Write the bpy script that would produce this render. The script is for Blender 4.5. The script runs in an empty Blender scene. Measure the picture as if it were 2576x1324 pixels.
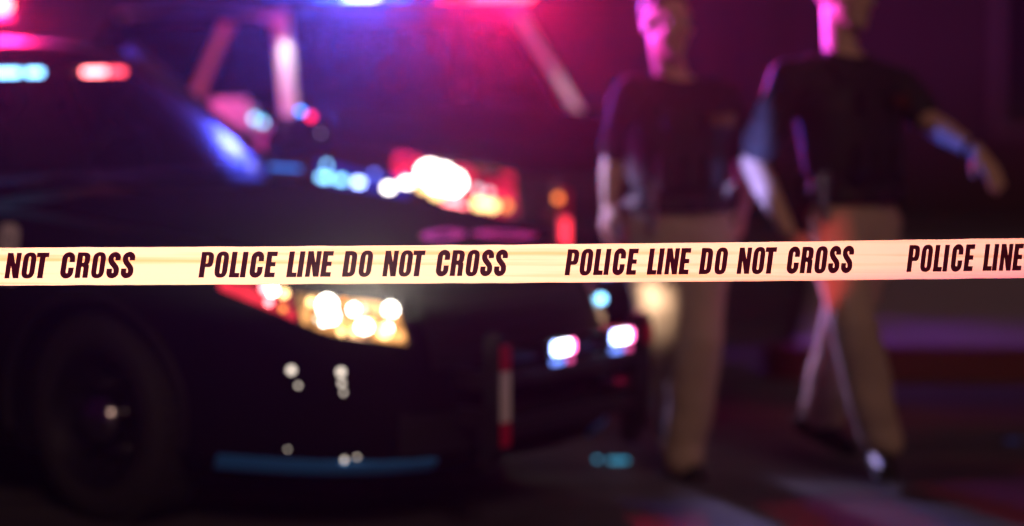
import bpy, bmesh, math, random
from mathutils import Vector, Matrix, noise

random.seed(7)
S = bpy.context.scene
COL = S.collection
R = math.radians

# ------------------------------------------------------------------ camera
PITCH = 5.15
F85 = 6082.0                     # focal length in units of a 2576 px wide frame
CAMZ = 1.55
cam_d = bpy.data.cameras.new('camera')
cam = bpy.data.objects.new('camera', cam_d)
COL.objects.link(cam)
cam.location = (0, 0, CAMZ)
cam.rotation_euler = (R(90 - PITCH), 0, 0)
cam_d.lens = 85
cam_d.sensor_width = 36
cam_d.clip_start = 0.1
cam_d.clip_end = 400
cam_d.dof.use_dof = True
cam_d.dof.focus_distance = 4.93
cam_d.dof.aperture_fstop = 1.2
S.camera = cam

# ------------------------------------------------------------------ world, sun, exposure
W = bpy.data.worlds.new('World')
S.world = W
W.use_nodes = True
wn = W.node_tree.nodes
bg = wn['Background']
bg.inputs['Color'].default_value = (0.50, 0.07, 0.50, 1)      # city night glow
bg.inputs['Strength'].default_value = 0.030

sun_d = bpy.data.lights.new('street_glow', 'SUN')
sun_d.energy = 0.46
sun_d.color = (1.0, 0.62, 0.42)
sun_d.angle = R(12)
sun = bpy.data.objects.new('street_glow', sun_d)
COL.objects.link(sun)
sun.rotation_euler = (R(60), 0, R(14))

S.view_settings.view_transform = 'Standard'
S.view_settings.look = 'None'
S.view_settings.exposure = 0
S.view_settings.gamma = 1
S.view_settings.use_curve_mapping = False

cy = S.cycles
cy.use_denoising = True
try:
    cy.denoiser = 'OPENIMAGEDENOISE'
except Exception:
    pass
cy.use_adaptive_sampling = False
cy.max_bounces = 6
cy.diffuse_bounces = 2
cy.glossy_bounces = 3
cy.transmission_bounces = 4
cy.transparent_max_bounces = 12
cy.volume_bounces = 0
cy.caustics_reflective = False
cy.caustics_refractive = False
cy.sample_clamp_indirect = 4
cy.volume_step_rate = 4


def at(px, py, Y):
    """point on the plane y=Y seen at (px,py) of the 2576x1324 view (calibration of the survey)"""
    x = (px - 1288) / F85
    z = -(py - 662) / F85
    c, s = math.cos(R(PITCH)), math.sin(R(PITCH))
    dy = c + z * s
    dz = -s + z * c
    t = Y / dy
    return Vector((x * t, Y, CAMZ + dz * t))


# ------------------------------------------------------------------ materials
MATS = {}


def mat(name, color, rough=0.5, metal=0.0, spec=0.5, coat=0.0, noise_s=None, noise_a=0.25, bump=0.0, bump_s=60, alpha_tr=0.0):
    if name in MATS:
        return MATS[name]
    m = bpy.data.materials.new(name)
    m.use_nodes = True
    nt = m.node_tree
    b = nt.nodes['Principled BSDF']
    b.inputs['Base Color'].default_value = (*color, 1)
    b.inputs['Roughness'].default_value = rough
    b.inputs['Metallic'].default_value = metal
    b.inputs['Specular IOR Level'].default_value = spec
    b.inputs['Coat Weight'].default_value = coat
    b.inputs['Coat Roughness'].default_value = 0.05
    tc = nt.nodes.new('ShaderNodeTexCoord')
    if noise_s:
        n = nt.nodes.new('ShaderNodeTexNoise')
        n.inputs['Scale'].default_value = noise_s
        n.inputs['Detail'].default_value = 6
        n.inputs['Roughness'].default_value = 0.65
        nt.links.new(tc.outputs['Object'], n.inputs['Vector'])
        mx = nt.nodes.new('ShaderNodeMix')
        mx.data_type = 'RGBA'
        mx.inputs[6].default_value = (*[c * (1 - noise_a) for c in color], 1)
        mx.inputs[7].default_value = (*[min(1, c * (1 + noise_a)) for c in color], 1)
        nt.links.new(n.outputs['Fac'], mx.inputs[0])
        nt.links.new(mx.outputs[2], b.inputs['Base Color'])
        mr = nt.nodes.new('ShaderNodeMapRange')
        mr.inputs['To Min'].default_value = max(0.02, rough - 0.1)
        mr.inputs['To Max'].default_value = min(1, rough + 0.1)
        nt.links.new(n.outputs['Fac'], mr.inputs['Value'])
        nt.links.new(mr.outputs['Result'], b.inputs['Roughness'])
    if bump:
        n2 = nt.nodes.new('ShaderNodeTexNoise')
        n2.inputs['Scale'].default_value = bump_s
        n2.inputs['Detail'].default_value = 5
        nt.links.new(tc.outputs['Object'], n2.inputs['Vector'])
        bp = nt.nodes.new('ShaderNodeBump')
        bp.inputs['Strength'].default_value = bump
        bp.inputs['Distance'].default_value = 0.02
        nt.links.new(n2.outputs['Fac'], bp.inputs['Height'])
        nt.links.new(bp.outputs['Normal'], b.inputs['Normal'])
    MATS[name] = m
    return m


def emit(name, color, strength, sample=False):
    """glowing surface"""
    if name in MATS:
        return MATS[name]
    m = bpy.data.materials.new(name)
    m.use_nodes = True
    nt = m.node_tree
    for n in list(nt.nodes):
        nt.nodes.remove(n)
    o = nt.nodes.new('ShaderNodeOutputMaterial')
    e = nt.nodes.new('ShaderNodeEmission')
    e.inputs['Color'].default_value = (*color, 1)
    e.inputs['Strength'].default_value = strength
    nt.links.new(e.outputs[0], o.inputs['Surface'])
    m.cycles.emission_sampling = 'FRONT' if sample else 'NONE'
    MATS[name] = m
    return m


def facets(m, scale, lo, hi):
    """break the light of a reflector bowl into uneven facets"""
    nt = m.node_tree
    e = [n for n in nt.nodes if n.type == 'EMISSION'][0]
    tc = nt.nodes.new('ShaderNodeTexCoord')
    vo = nt.nodes.new('ShaderNodeTexVoronoi')
    vo.inputs['Scale'].default_value = scale
    nt.links.new(tc.outputs['Object'], vo.inputs['Vector'])
    sp = nt.nodes.new('ShaderNodeSeparateColor')
    nt.links.new(vo.outputs['Color'], sp.inputs[0])
    mr = nt.nodes.new('ShaderNodeMapRange')
    mr.inputs['To Min'].default_value = lo
    mr.inputs['To Max'].default_value = hi
    nt.links.new(sp.outputs[0], mr.inputs['Value'])
    nt.links.new(mr.outputs['Result'], e.inputs['Strength'])
    return m


def glass(name, tint, gloss=0.35, rough=0.10):
    if name in MATS:
        return MATS[name]
    m = bpy.data.materials.new(name)
    m.use_nodes = True
    nt = m.node_tree
    for n in list(nt.nodes):
        nt.nodes.remove(n)
    o = nt.nodes.new('ShaderNodeOutputMaterial')
    t = nt.nodes.new('ShaderNodeBsdfTransparent')
    t.inputs['Color'].default_value = (*tint, 1)
    g = nt.nodes.new('ShaderNodeBsdfGlossy')
    g.inputs['Roughness'].default_value = rough
    g.inputs['Color'].default_value = (gloss, gloss, gloss, 1)
    fr = nt.nodes.new('ShaderNodeFresnel')
    fr.inputs['IOR'].default_value = 1.5
    mx = nt.nodes.new('ShaderNodeMixShader')
    nt.links.new(fr.outputs[0], mx.inputs[0])
    nt.links.new(t.outputs[0], mx.inputs[1])
    nt.links.new(g.outputs[0], mx.inputs[2])
    nt.links.new(mx.outputs[0], o.inputs['Surface'])
    MATS[name] = m
    return m


PAINT = mat('black_paint', (0.008, 0.006, 0.010), 0.48, spec=0.04)
PAINT2 = mat('black_paint_dusty', (0.006, 0.005, 0.007), 0.6, spec=0.0)
PILLAR = mat('blue_sheen_trim', (0.06, 0.05, 0.11), 0.6, spec=0.25)  # blue reflection on the black pillars and roof, put into the colour
WHITE = mat('white_paint', (0.78, 0.76, 0.78), 0.35, coat=0.5)
PLASTIC = mat('black_plastic', (0.012, 0.011, 0.013), 0.55, noise_s=30)
RUBBER = mat('tyre_rubber', (0.02, 0.018, 0.018), 0.8, noise_s=40, bump=0.2, bump_s=90)
STEEL = mat('black_wheel_steel', (0.012, 0.012, 0.014), 0.4, metal=0.3)
CHROME = mat('chrome', (0.75, 0.75, 0.78), 0.12, metal=1.0)
BARMAT = mat('push_bar_coating', (0.02, 0.018, 0.022), 0.42)
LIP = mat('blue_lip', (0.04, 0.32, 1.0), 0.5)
TAPE_RED = mat('red_reflective', (0.62, 0.012, 0.05), 0.45)
TAPE_WHITE = mat('white_reflective', (0.82, 0.74, 0.78), 0.45)
INTERIOR = mat('dark_interior', (0.015, 0.013, 0.018), 0.8)
GLASS = glass('window_glass', (0.35, 0.35, 0.42))
LENS = glass('clear_lens', (0.95, 0.95, 0.95))
HOUSING = mat('headlamp_housing', (0.55, 0.5, 0.46), 0.25, metal=0.9)
SKIN = mat('skin', (0.52, 0.32, 0.24), 0.5, noise_s=25, noise_a=0.12, bump=0.08, bump_s=220)
SHIRT = mat('black_shirt', (0.013, 0.010, 0.015), 0.8, noise_s=12, bump=0.3, bump_s=30)
VEST = mat('black_vest', (0.007, 0.006, 0.008), 0.7, noise_s=20, bump=0.3, bump_s=80)
KHAKI = mat('khaki_trousers', (0.42, 0.31, 0.25), 0.85, noise_s=9, noise_a=0.12, bump=0.4, bump_s=22)
LEATHER = mat('black_leather', (0.012, 0.011, 0.012), 0.42, spec=0.3)
HAIR = mat('short_hair', (0.03, 0.018, 0.012), 0.6, bump=0.5, bump_s=200)
GOLD = mat('dull_gold_thread', (0.14, 0.04, 0.006), 0.9, spec=0.1)
EYE = mat('eye', (0.5, 0.48, 0.46), 0.2)

E_WHITE = emit('lamp_white', (1.0, 0.93, 0.82), 14)
E_WARM = emit('lamp_warm', (1.0, 0.62, 0.22), 6)
E_AMBER = emit('lamp_amber', (1.0, 0.30, 0.06), 2.6)
E_RED = emit('lamp_red', (1.0, 0.03, 0.06), 3.5)
E_REDHOT = emit('lamp_red_hot', (1.0, 0.20, 0.22), 9)
E_BLUE = emit('lamp_blue', (0.04, 0.16, 1.0), 3.5)
E_CYAN = emit('lamp_cyan', (0.22, 0.62, 1.0), 7)
E_BLUEHOT = emit('lamp_blue_hot', (0.30, 0.42, 1.0), 16)
E_COLD = emit('lamp_cold', (0.80, 0.82, 1.0), 16)
E_PINK = emit('lamp_pink', (1.0, 0.12, 0.42), 9)
E_DIM = emit('dim_glow', (1.0, 0.84, 0.70), 2.0)


# ------------------------------------------------------------------ mesh helper
class MB:
    def __init__(s):
        s.v, s.f, s.mi = [], [], []

    def add(s, vs, fs, M=None):
        b = len(s.v)
        s.v += [(M @ Vector(p)) if M else Vector(p) for p in vs]
        s.f += [[i + b for i in f] for f in fs]
        return s

    def box(s, c, d, M=None, bev=0.0):
        bm = bmesh.new()
        bmesh.ops.create_cube(bm, size=1)
        for v in bm.verts:
            v.co = Vector((v.co.x * d[0], v.co.y * d[1], v.co.z * d[2]))
        if bev:
            bmesh.ops.bevel(bm, geom=bm.edges[:], offset=bev, segments=2, affect='EDGES')
        bm.verts.index_update()
        s.add([v.co + Vector(c) for v in bm.verts], [[v.index for v in f.verts] for f in bm.faces], M)
        bm.free()
        return s

    def bar(s, p0, p1, w, d, up=(0, 0, 1), bev=0.004, w1=None, e=0.4):
        """bar from p0 to p1, w across, d deep"""
        p0, p1 = Vector(p0), Vector(p1)
        ax = (p1 - p0).normalized()
        u = Vector(up)
        sx = ax.cross(u).normalized()
        sy = sx.cross(ax).normalized()
        w1 = w if w1 is None else w1
        vs, n = [], 16
        for p, ww in ((p0, w), (p1, w1)):
            for k in range(n):
                a = 2 * math.pi * k / n + math.pi / n
                c, q = math.cos(a), math.sin(a)
                vs.append(p + sx * (ww / 2 * math.copysign(abs(c) ** e, c)) + sy * (d / 2 * math.copysign(abs(q) ** e, q)))
        fs = [[k, (k + 1) % n, n + (k + 1) % n, n + k] for k in range(n)]
        fs += [list(range(n))[::-1], list(range(n, 2 * n))]
        return s.add(vs, fs)

    def tube(s, pts, rad, n=10, caps=True):
        pts = [Vector(p) for p in pts]
        if not isinstance(rad, (list, tuple)):
            rad = [rad] * len(pts)
        vs, fs = [], []
        prev = None
        for i, p in enumerate(pts):
            t = (pts[min(i + 1, len(pts) - 1)] - pts[max(i - 1, 0)]).normalized()
            if prev is None:
                a = Vector((0, 0, 1)) if abs(t.z) < 0.9 else Vector((1, 0, 0))
                sx = t.cross(a).normalized()
            else:
                sx = (prev - t * prev.dot(t)).normalized()
            prev = sx
            sy = t.cross(sx)
            for k in range(n):
                a = 2 * math.pi * k / n
                vs.append(p + (sx * math.cos(a) + sy * math.sin(a)) * rad[i])
        for i in range(len(pts) - 1):
            for k in range(n):
                fs.append([i * n + k, i * n + (k + 1) % n, (i + 1) * n + (k + 1) % n, (i + 1) * n + k])
        if caps:
            fs.append(list(range(n))[::-1])
            fs.append([(len(pts) - 1) * n + k for k in range(n)])
        return s.add(vs, fs)

    def lathe(s, prof, M=None, n=32, close=True):
        """profile [(radius, height)] turned about local y"""
        vs, fs = [], []
        for r, h in prof:
            for k in range(n):
                a = 2 * math.pi * k / n
                vs.append((r * math.cos(a), h, r * math.sin(a)))
        m = len(prof)
        for i in range(m - 1):
            for k in range(n):
                fs.append([i * n + k, i * n + (k + 1) % n, (i + 1) * n + (k + 1) % n, (i + 1) * n + k])
        if close:
            fs.append([k for k in range(n)])
            fs.append([(m - 1) * n + k for k in range(n)][::-1])
        return s.add(vs, fs, M)

    def ball(s, c, r, M=None, nu=14, nv=10):
        if not isinstance(r, (list, tuple)):
            r = (r, r, r)
        vs, fs = [(0, 0, r[2])], []
        for i in range(1, nv):
            ph = math.pi * i / nv
            for k in range(nu):
                a = 2 * math.pi * k / nu
                vs.append((r[0] * math.sin(ph) * math.cos(a), r[1] * math.sin(ph) * math.sin(a), r[2] * math.cos(ph)))
        vs.append((0, 0, -r[2]))
        for k in range(nu):
            fs.append([0, 1 + k, 1 + (k + 1) % nu])
        for i in range(nv - 2):
            for k in range(nu):
                a = 1 + i * nu
                fs.append([a + k, a + nu + k, a + nu + (k + 1) % nu, a + (k + 1) % nu])
        l = len(vs) - 1
        a = 1 + (nv - 2) * nu
        for k in range(nu):
            fs.append([a + k, l, a + (k + 1) % nu])
        T = Matrix.Translation(Vector(c))
        return s.add(vs, fs, (M @ T) if M else T)

    def grid(s, P):
        """P: rows of points"""
        r, c = len(P), len(P[0])
        vs = [p for row in P for p in row]
        fs = [[i * c + j, i * c + j + 1, (i + 1) * c + j + 1, (i + 1) * c + j] for i in range(r - 1) for j in range(c - 1)]
        return s.add(vs, fs)

    def shell(s, P, N, th):
        """sheet P with thickness th against normals N (closed)"""
        r, c = len(P), len(P[0])
        top = [Vector(p) for row in P for p in row]
        bot = [Vector(p) - Vector(n) * th for row, nr in zip(P, N) for p, n in zip(row, nr)]
        o = r * c
        fs = []
        for i in range(r - 1):
            for j in range(c - 1):
                q = [i * c + j, i * c + j + 1, (i + 1) * c + j + 1, (i + 1) * c + j]
                fs.append(q)
                fs.append([x + o for x in q[::-1]])
        for j in range(c - 1):
            fs.append([j + 1, j, o + j, o + j + 1])
            a = (r - 1) * c
            fs.append([a + j, a + j + 1, o + a + j + 1, o + a + j])
        for i in range(r - 1):
            fs.append([i * c, (i + 1) * c, o + (i + 1) * c, o + i * c])
            a = c - 1
            fs.append([(i + 1) * c + a, i * c + a, o + i * c + a, o + (i + 1) * c + a])
        return s.add(top + bot, fs)

    def capsule(s, p0, p1, r0, r1, n=14):
        """tapered limb segment with round ends"""
        p0, p1 = Vector(p0), Vector(p1)
        ax = (p1 - p0).normalized()
        a = Vector((0, 0, 1)) if abs(ax.z) < 0.9 else Vector((1, 0, 0))
        sx = ax.cross(a).normalized()
        sy = ax.cross(sx)
        rows = []
        for k in range(1, 5):
            q = math.pi / 2 * k / 4
            rows.append((p0 - ax * r0 * math.cos(q), r0 * math.sin(q)))
        for k in range(4, 0, -1):
            q = math.pi / 2 * k / 4
            rows.append((p1 + ax * r1 * math.cos(q), r1 * math.sin(q)))
        vs = [p0 - ax * r0]
        for p, r in rows:
            vs += [p + (sx * math.cos(2 * math.pi * k / n) + sy * math.sin(2 * math.pi * k / n)) * r for k in range(n)]
        vs.append(p1 + ax * r1)
        fs = [[0, 1 + (k + 1) % n, 1 + k] for k in range(n)]
        for i in range(len(rows) - 1):
            b = 1 + i * n
            fs += [[b + k, b + (k + 1) % n, b + n + (k + 1) % n, b + n + k] for k in range(n)]
        b = 1 + (len(rows) - 1) * n
        fs += [[b + k, b + (k + 1) % n, len(vs) - 1] for k in range(n)]
        return s.add(vs, fs)

    def rings(s, rows, n=24):
        """rows: (centre, rx, ry, yaw, roll axis tilt) -> closed lofted trunk of ellipses in level planes"""
        vs, fs = [], []
        for c, rx, ry, yaw in rows:
            cc, ss = math.cos(yaw), math.sin(yaw)
            for k in range(n):
                a = 2 * math.pi * k / n
                ca, sa = math.cos(a), math.sin(a)
                x = rx * math.copysign(abs(ca) ** 0.85, ca)
                y = ry * math.copysign(abs(sa) ** 0.85, sa)
                vs.append(Vector(c) + Vector((x * cc - y * ss, x * ss + y * cc, 0)))
        m = len(rows)
        for i in range(m - 1):
            fs += [[i * n + k, i * n + (k + 1) % n, (i + 1) * n + (k + 1) % n, (i + 1) * n + k] for k in range(n)]
        fs.append(list(range(n))[::-1])
        fs.append([(m - 1) * n + k for k in range(n)])
        return s.add(vs, fs)

    def mesh(s, name):
        me = bpy.data.meshes.new(name)
        me.from_pydata([tuple(v) for v in s.v], [], s.f)
        bm = bmesh.new()
        bm.from_mesh(me)
        bmesh.ops.recalc_face_normals(bm, faces=bm.faces[:])
        bm.to_mesh(me)
        bm.free()
        return me

    def build(s, name, m, parent=None, smooth=True, angle=40):
        me = s.mesh(name)
        return link(name, me, m, parent, smooth, angle)


def link(name, me, m, parent=None, smooth=True, angle=40):
    o = bpy.data.objects.new(name, me)
    COL.objects.link(o)
    if m:
        me.materials.clear()
        me.materials.append(m)
    if smooth:
        for p in me.polygons:
            p.use_smooth = True
        try:
            me.set_sharp_from_angle(angle=R(angle))
        except Exception:
            pass
    if parent:
        o.parent = parent
    return o


def apply_mods(o):
    dg = bpy.context.evaluated_depsgraph_get()
    dg.update()
    me = bpy.data.meshes.new_from_object(o.evaluated_get(dg))
    o.modifiers.clear()
    old = o.data
    o.data = me
    bpy.data.meshes.remove(old)
    return o


def thing(name, label, cat, loc=(0, 0, 0), rz=0, group=None):
    o = bpy.data.objects.new(name, None)
    COL.objects.link(o)
    o.location = loc
    o.rotation_euler = (0, 0, rz)
    o.empty_display_size = 0.1
    o['label'] = label
    o['category'] = cat
    if group:
        o['group'] = group
    return o


def tag(o, label=None, cat=None, group=None, kind=None):
    if label:
        o['label'] = label
    if cat:
        o['category'] = cat
    if group:
        o['group'] = group
    if kind:
        o['kind'] = kind
    return o


def lamp(name, kind, parent, loc, power, color, radius=0.04, target=None, angle=60, blend=0.6, flat=1.0):
    d = bpy.data.lights.new(name, kind)
    d.energy = power
    d.color = color
    d.shadow_soft_size = radius
    if kind == 'SPOT':
        d.spot_size = R(angle)
        d.spot_blend = blend
    o = bpy.data.objects.new(name, d)
    COL.objects.link(o)
    o.location = loc
    if target is not None:
        o.rotation_euler = (Vector(target) - Vector(loc)).to_track_quat('-Z', 'Y').to_euler()
    o.scale = (1, flat, 1)
    if parent:
        o.parent = parent
    return o


# ------------------------------------------------------------------ setting: road, pavement, wall
def ground_mat():
    m = bpy.data.materials.new('worn_asphalt')
    m.use_nodes = True
    nt = m.node_tree
    b = nt.nodes['Principled BSDF']
    tc = nt.nodes.new('ShaderNodeTexCoord')
    n1 = nt.nodes.new('ShaderNodeTexNoise')
    n1.inputs['Scale'].default_value = 0.9
    n1.inputs['Detail'].default_value = 8
    n1.inputs['Roughness'].default_value = 0.6
    n2 = nt.nodes.new('ShaderNodeTexNoise')
    n2.inputs['Scale'].default_value = 90
    n2.inputs['Detail'].default_value = 4
    mp = nt.nodes.new('ShaderNodeMapping')
    mp.inputs['Rotation'].default_value = (0, 0, R(8))
    mp.inputs['Scale'].default_value = (0.35, 3.2, 1)
    n3 = nt.nodes.new('ShaderNodeTexNoise')
    n3.inputs['Scale'].default_value = 1.6
    n3.inputs['Detail'].default_value = 3
    nt.links.new(tc.outputs['Object'], n1.inputs['Vector'])
    nt.links.new(tc.outputs['Object'], n2.inputs['Vector'])
    nt.links.new(tc.outputs['Object'], mp.inputs['Vector'])
    nt.links.new(mp.outputs['Vector'], n3.inputs['Vector'])
    ad = nt.nodes.new('ShaderNodeMath')
    ad.operation = 'MULTIPLY_ADD'
    ad.inputs[1].default_value = 0.35
    nt.links.new(n2.outputs['Fac'], ad.inputs[0])
    nt.links.new(n1.outputs['Fac'], ad.inputs[2])
    ad2 = nt.nodes.new('ShaderNodeMath')
    ad2.operation = 'MULTIPLY_ADD'
    ad2.inputs[1].default_value = 0.6
    nt.links.new(n3.outputs['Fac'], ad2.inputs[0])
    nt.links.new(ad.outputs[0], ad2.inputs[2])
    rp = nt.nodes.new('ShaderNodeValToRGB')
    rp.color_ramp.elements[0].position = 0.62
    rp.color_ramp.elements[0].color = (0.05, 0.046, 0.05, 1)
    rp.color_ramp.elements[1].position = 1.3
    rp.color_ramp.elements[1].position = 1.0
    rp.color_ramp.elements[1].color = (0.11, 0.10, 0.11, 1)
    mr = nt.nodes.new('ShaderNodeMapRange')
    mr.inputs['From Min'].default_value = 0.5
    mr.inputs['From Max'].default_value = 1.45
    nt.links.new(ad2.outputs[0], mr.inputs['Value'])
    nt.links.new(mr.outputs['Result'], rp.inputs['Fac'])
    rp.color_ramp.elements[0].position = 0.2
    rp.color_ramp.elements[1].position = 0.85
    nt.links.new(rp.outputs['Color'], b.inputs['Base Color'])
    mrr = nt.nodes.new('ShaderNodeMapRange')
    mrr.inputs['From Min'].default_value = 0.38
    mrr.inputs['From Max'].default_value = 0.62
    b.inputs['Specular IOR Level'].default_value = 0.2
    mrr.inputs['To Min'].default_value = 0.45
    mrr.inputs['To Max'].default_value = 0.85
    nt.links.new(n3.outputs['Fac'], mrr.inputs['Value'])
    nt.links.new(mrr.outputs['Result'], b.inputs['Roughness'])
    bp = nt.nodes.new('ShaderNodeBump')
    bp.inputs['Strength'].default_value = 0.5
    bp.inputs['Distance'].default_value = 0.01
    nt.links.new(n2.outputs['Fac'], bp.inputs['Height'])
    nt.links.new(bp.outputs['Normal'], b.inputs['Normal'])
    return m


P = [[(x, y, 0) for x in (-60, -6, -2, 0, 2, 6, 60)] for y in (-30, 4, 7, 9, 11, 14, 150)]
tag(MB().grid(P).build('road', ground_mat(), smooth=False), 'dark worn asphalt lit in mauve and blue patches', kind='structure')

# raised pavement with a red painted kerb, running behind the officers
KD = Vector((0.998, -0.06, 0))
KN = Vector((0.17, 0.985, 0))
K0 = Vector((1.15, 11.1, 0))
edge = []                                   # outer edge with rounded corner
rc = 0.25
cc = K0 + KD * rc + KN * rc
for k in range(9):
    a = math.pi / 2 * k / 8
    edge.append(cc - KD * rc * math.cos(a) - KN * rc * math.sin(a))
edge.append(K0 + KD * 9)
poly = edge + [K0 + KD * 9 + KN * 6.2, K0 + KN * 6.2]
mb = MB()
n = len(poly)
ins = [p + ((cc - p).normalized() * 0.15 if i < 9 else (KN * 0.15 if i == 9 else Vector((0, 0, 0)))) for i, p in enumerate(poly)]
mb.add([p + Vector((0, 0, h)) for h in (-0.05, 0.137) for p in ins],
       [[i, (i + 1) % n, n + (i + 1) % n, n + i] for i in range(n)] + [list(range(n, 2 * n)), list(range(n))[::-1]])
pave = mb.build('pavement', mat('pale_concrete', (0.34, 0.31, 0.32), 0.75, noise_s=2.2, noise_a=0.3, bump=0.3, bump_s=60), smooth=False)
tag(pave, 'raised concrete pavement washed with purple light', kind='structure')
mb = MB()
for i in range(len(edge) - 1):
    a, b = edge[i], edge[i + 1]
    steps = 1 if i < 8 else 8
    for q in range(steps):
        p0 = a.lerp(b, q / steps)
        p1 = a.lerp(b, (q + 1) / steps)
        ia = ins[i].lerp(ins[i + 1], q / steps)
        ib = ins[i].lerp(ins[i + 1], (q + 1) / steps)
        h = 0.15
        up = Vector((0, 0, h))
        ch = Vector((0, 0, h - 0.02))
        ga = p0.lerp(ia, 0.12)
        gb = p1.lerp(ib, 0.12)
        mb.add([p0, p1, p1 + ch, p0 + ch, gb + up, ga + up, ib + up, ia + up, ia, ib],
               [[0, 1, 2, 3], [3, 2, 4, 5], [5, 4, 6, 7], [7, 6, 9, 8]])
tag(mb.build('kerb', mat('red_kerb_paint', (0.10, 0.008, 0.012), 0.6, noise_s=6, noise_a=0.35, bump=0.3), smooth=False), 'kerb painted red along the pavement', kind='structure')

# dark building far behind
bld = thing('building', 'dark low building front with faint red lit pilasters behind the officers', 'building', (2.2, 21.5, 0), R(-4))
STUCCO = mat('dark_stucco', (0.010, 0.006, 0.007), 0.9, noise_s=1.5, noise_a=0.4, bump=0.4, bump_s=40)
MB().box((0, 0.3, 2.1), (26, 0.5, 4.2)).build('wall', STUCCO, bld, smooth=False)
for i in range(9):
    MB().box((-11.2 + i * 2.8, 0.0, 2.05), (0.34, 0.22, 4.1), bev=0.02).build('pilaster', STUCCO, bld, smooth=False)
MB().box((0, -0.02, 4.28), (26.3, 0.75, 0.22), bev=0.03).build('cornice', STUCCO, bld, smooth=False)
for x in (-8.4, -2.8, 2.8, 8.4):
    fr = MB()
    for dx in (-0.72, 0.72):
        fr.box((x + dx, 0.02, 1.6), (0.09, 0.1, 1.7))
    for z in (0.79, 2.41):
        fr.box((x, 0.02, z), (1.35, 0.1, 0.09))
    f = fr.build('window', PLASTIC, bld, smooth=False)
    MB().box((x, 0.035, 1.6), (1.35, 0.02, 1.53)).build('pane', mat('dark_pane', (0.01, 0.008, 0.012), 0.08), f, smooth=False)

# ------------------------------------------------------------------ lettering (heavy condensed italic capitals)
GL = {}


def rnd(pts, n=6):
    """polygon with rounded corners: (x, y, radius)"""
    out = []
    m = len(pts)
    for i, (x, y, r) in enumerate(pts):
        p = Vector((x, y))
        if r <= 0:
            out.append((x, y))
            continue
        a = Vector(pts[i - 1][:2])
        b = Vector(pts[(i + 1) % m][:2])
        da, db = (a - p), (b - p)
        ra = min(r, da.length * 0.5)
        rb = min(r, db.length * 0.5)
        pa, pb = p + da.normalized() * ra, p + db.normalized() * rb
        for k in range(n + 1):
            t = k / n
            q = pa * (1 - t) ** 2 + p * 2 * t * (1 - t) + pb * t * t
            out.append((q.x, q.y))
    return out


def stroke(path, w):
    """outline of a thick stroke along a dense path"""
    L, Rr = [], []
    pts = [Vector(p) for p in path]
    for i, p in enumerate(pts):
        t = (pts[min(i + 1, len(pts) - 1)] - pts[max(i - 1, 0)]).normalized()
        nn = Vector((-t.y, t.x)) * (w / 2)
        L.append((p.x + nn.x, p.y + nn.y))
        Rr.append((p.x - nn.x, p.y - nn.y))
    return L + Rr[::-1]


def arc(cx, cy_, rx, ry, a0, a1, n=14):
    return [(cx + rx * math.cos(R(a0 + (a1 - a0) * k / n)), cy_ + ry * math.sin(R(a0 + (a1 - a0) * k / n))) for k in range(n + 1)]


w_ = 0.205
GL['I'] = [[(0, 0), (w_, 0), (w_, 1), (0, 1)]]
GL['L'] = [[(0, 0), (0.385, 0), (0.385, 0.175), (w_, 0.175), (w_, 1), (0, 1)]]
GL['E'] = [[(0, 0), (0.40, 0), (0.40, 0.18), (w_, 0.18), (w_, 0.42), (0.375, 0.42), (0.375, 0.59), (w_, 0.59), (w_, 0.82), (0.40, 0.82), (0.40, 1), (0, 1)]]
GL['T'] = [[(0.125, 0), (0.335, 0), (0.335, 0.82), (0.46, 0.82), (0.46, 1), (0, 1), (0, 0.82), (0.125, 0.82)]]
GL['N'] = [[(0, 0), (0.185, 0), (0.185, 0.50), (0.315, 0), (0.52, 0), (0.52, 1), (0.335, 1), (0.335, 0.56), (0.205, 1), (0, 1)]]
GL['P'] = [rnd([(0, 0, 0), (w_, 0, 0), (w_, 0.40, 0), (0.49, 0.40, 0.26), (0.49, 1, 0.24), (0, 1, 0)]), rnd([(w_, 0.55, 0), (0.285, 0.55, 0.09), (0.285, 0.85, 0.09), (w_, 0.85, 0)])]
GL['R'] = [rnd([(0, 0, 0), (w_, 0, 0), (w_, 0.43, 0), (0.29, 0.43, 0.10), (0.29, 0, 0), (0.49, 0, 0), (0.49, 0.51, 0.16), (0.43, 0.53, 0.02), (0.49, 0.57, 0.14), (0.49, 1, 0.24), (0, 1, 0)]),
           rnd([(w_, 0.60, 0), (0.285, 0.60, 0.08), (0.285, 0.85, 0.08), (w_, 0.85, 0)])]
GL['D'] = [rnd([(0, 0, 0), (0.49, 0, 0.26), (0.49, 1, 0.26), (0, 1, 0)]), rnd([(w_, 0.17, 0), (0.285, 0.17, 0.09), (0.285, 0.83, 0.09), (w_, 0.83, 0)])]
GL['O'] = [rnd([(0, -0.015, 0.30), (0.49, -0.015, 0.30), (0.49, 1.015, 0.30), (0, 1.015, 0.30)]), rnd([(0.2, 0.15, 0.08), (0.29, 0.15, 0.08), (0.29, 0.85, 0.08), (0.2, 0.85, 0.08)])]
cpath = [(0.385, 0.62), (0.385, 0.70)] + arc(0.2425, 0.76, 0.1425, 0.155, 0, 180)[0:] + arc(0.2425, 0.24, 0.1425, 0.155, 180, 360) + [(0.385, 0.30), (0.385, 0.41)]
GL['C'] = [stroke(cpath, w_)]
spath = [(0.37, 0.68), (0.37, 0.75)] + arc(0.235, 0.77, 0.135, 0.145, 0, 190) + [(0.115, 0.68), (0.16, 0.60), (0.24, 0.51), (0.32, 0.42), (0.36, 0.34)] + arc(0.235, 0.235, 0.135, 0.15, 15, -180) + [(0.10, 0.26), (0.10, 0.365)]
GL['S'] = [stroke(spath, w_)]

_gm = {}


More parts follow.
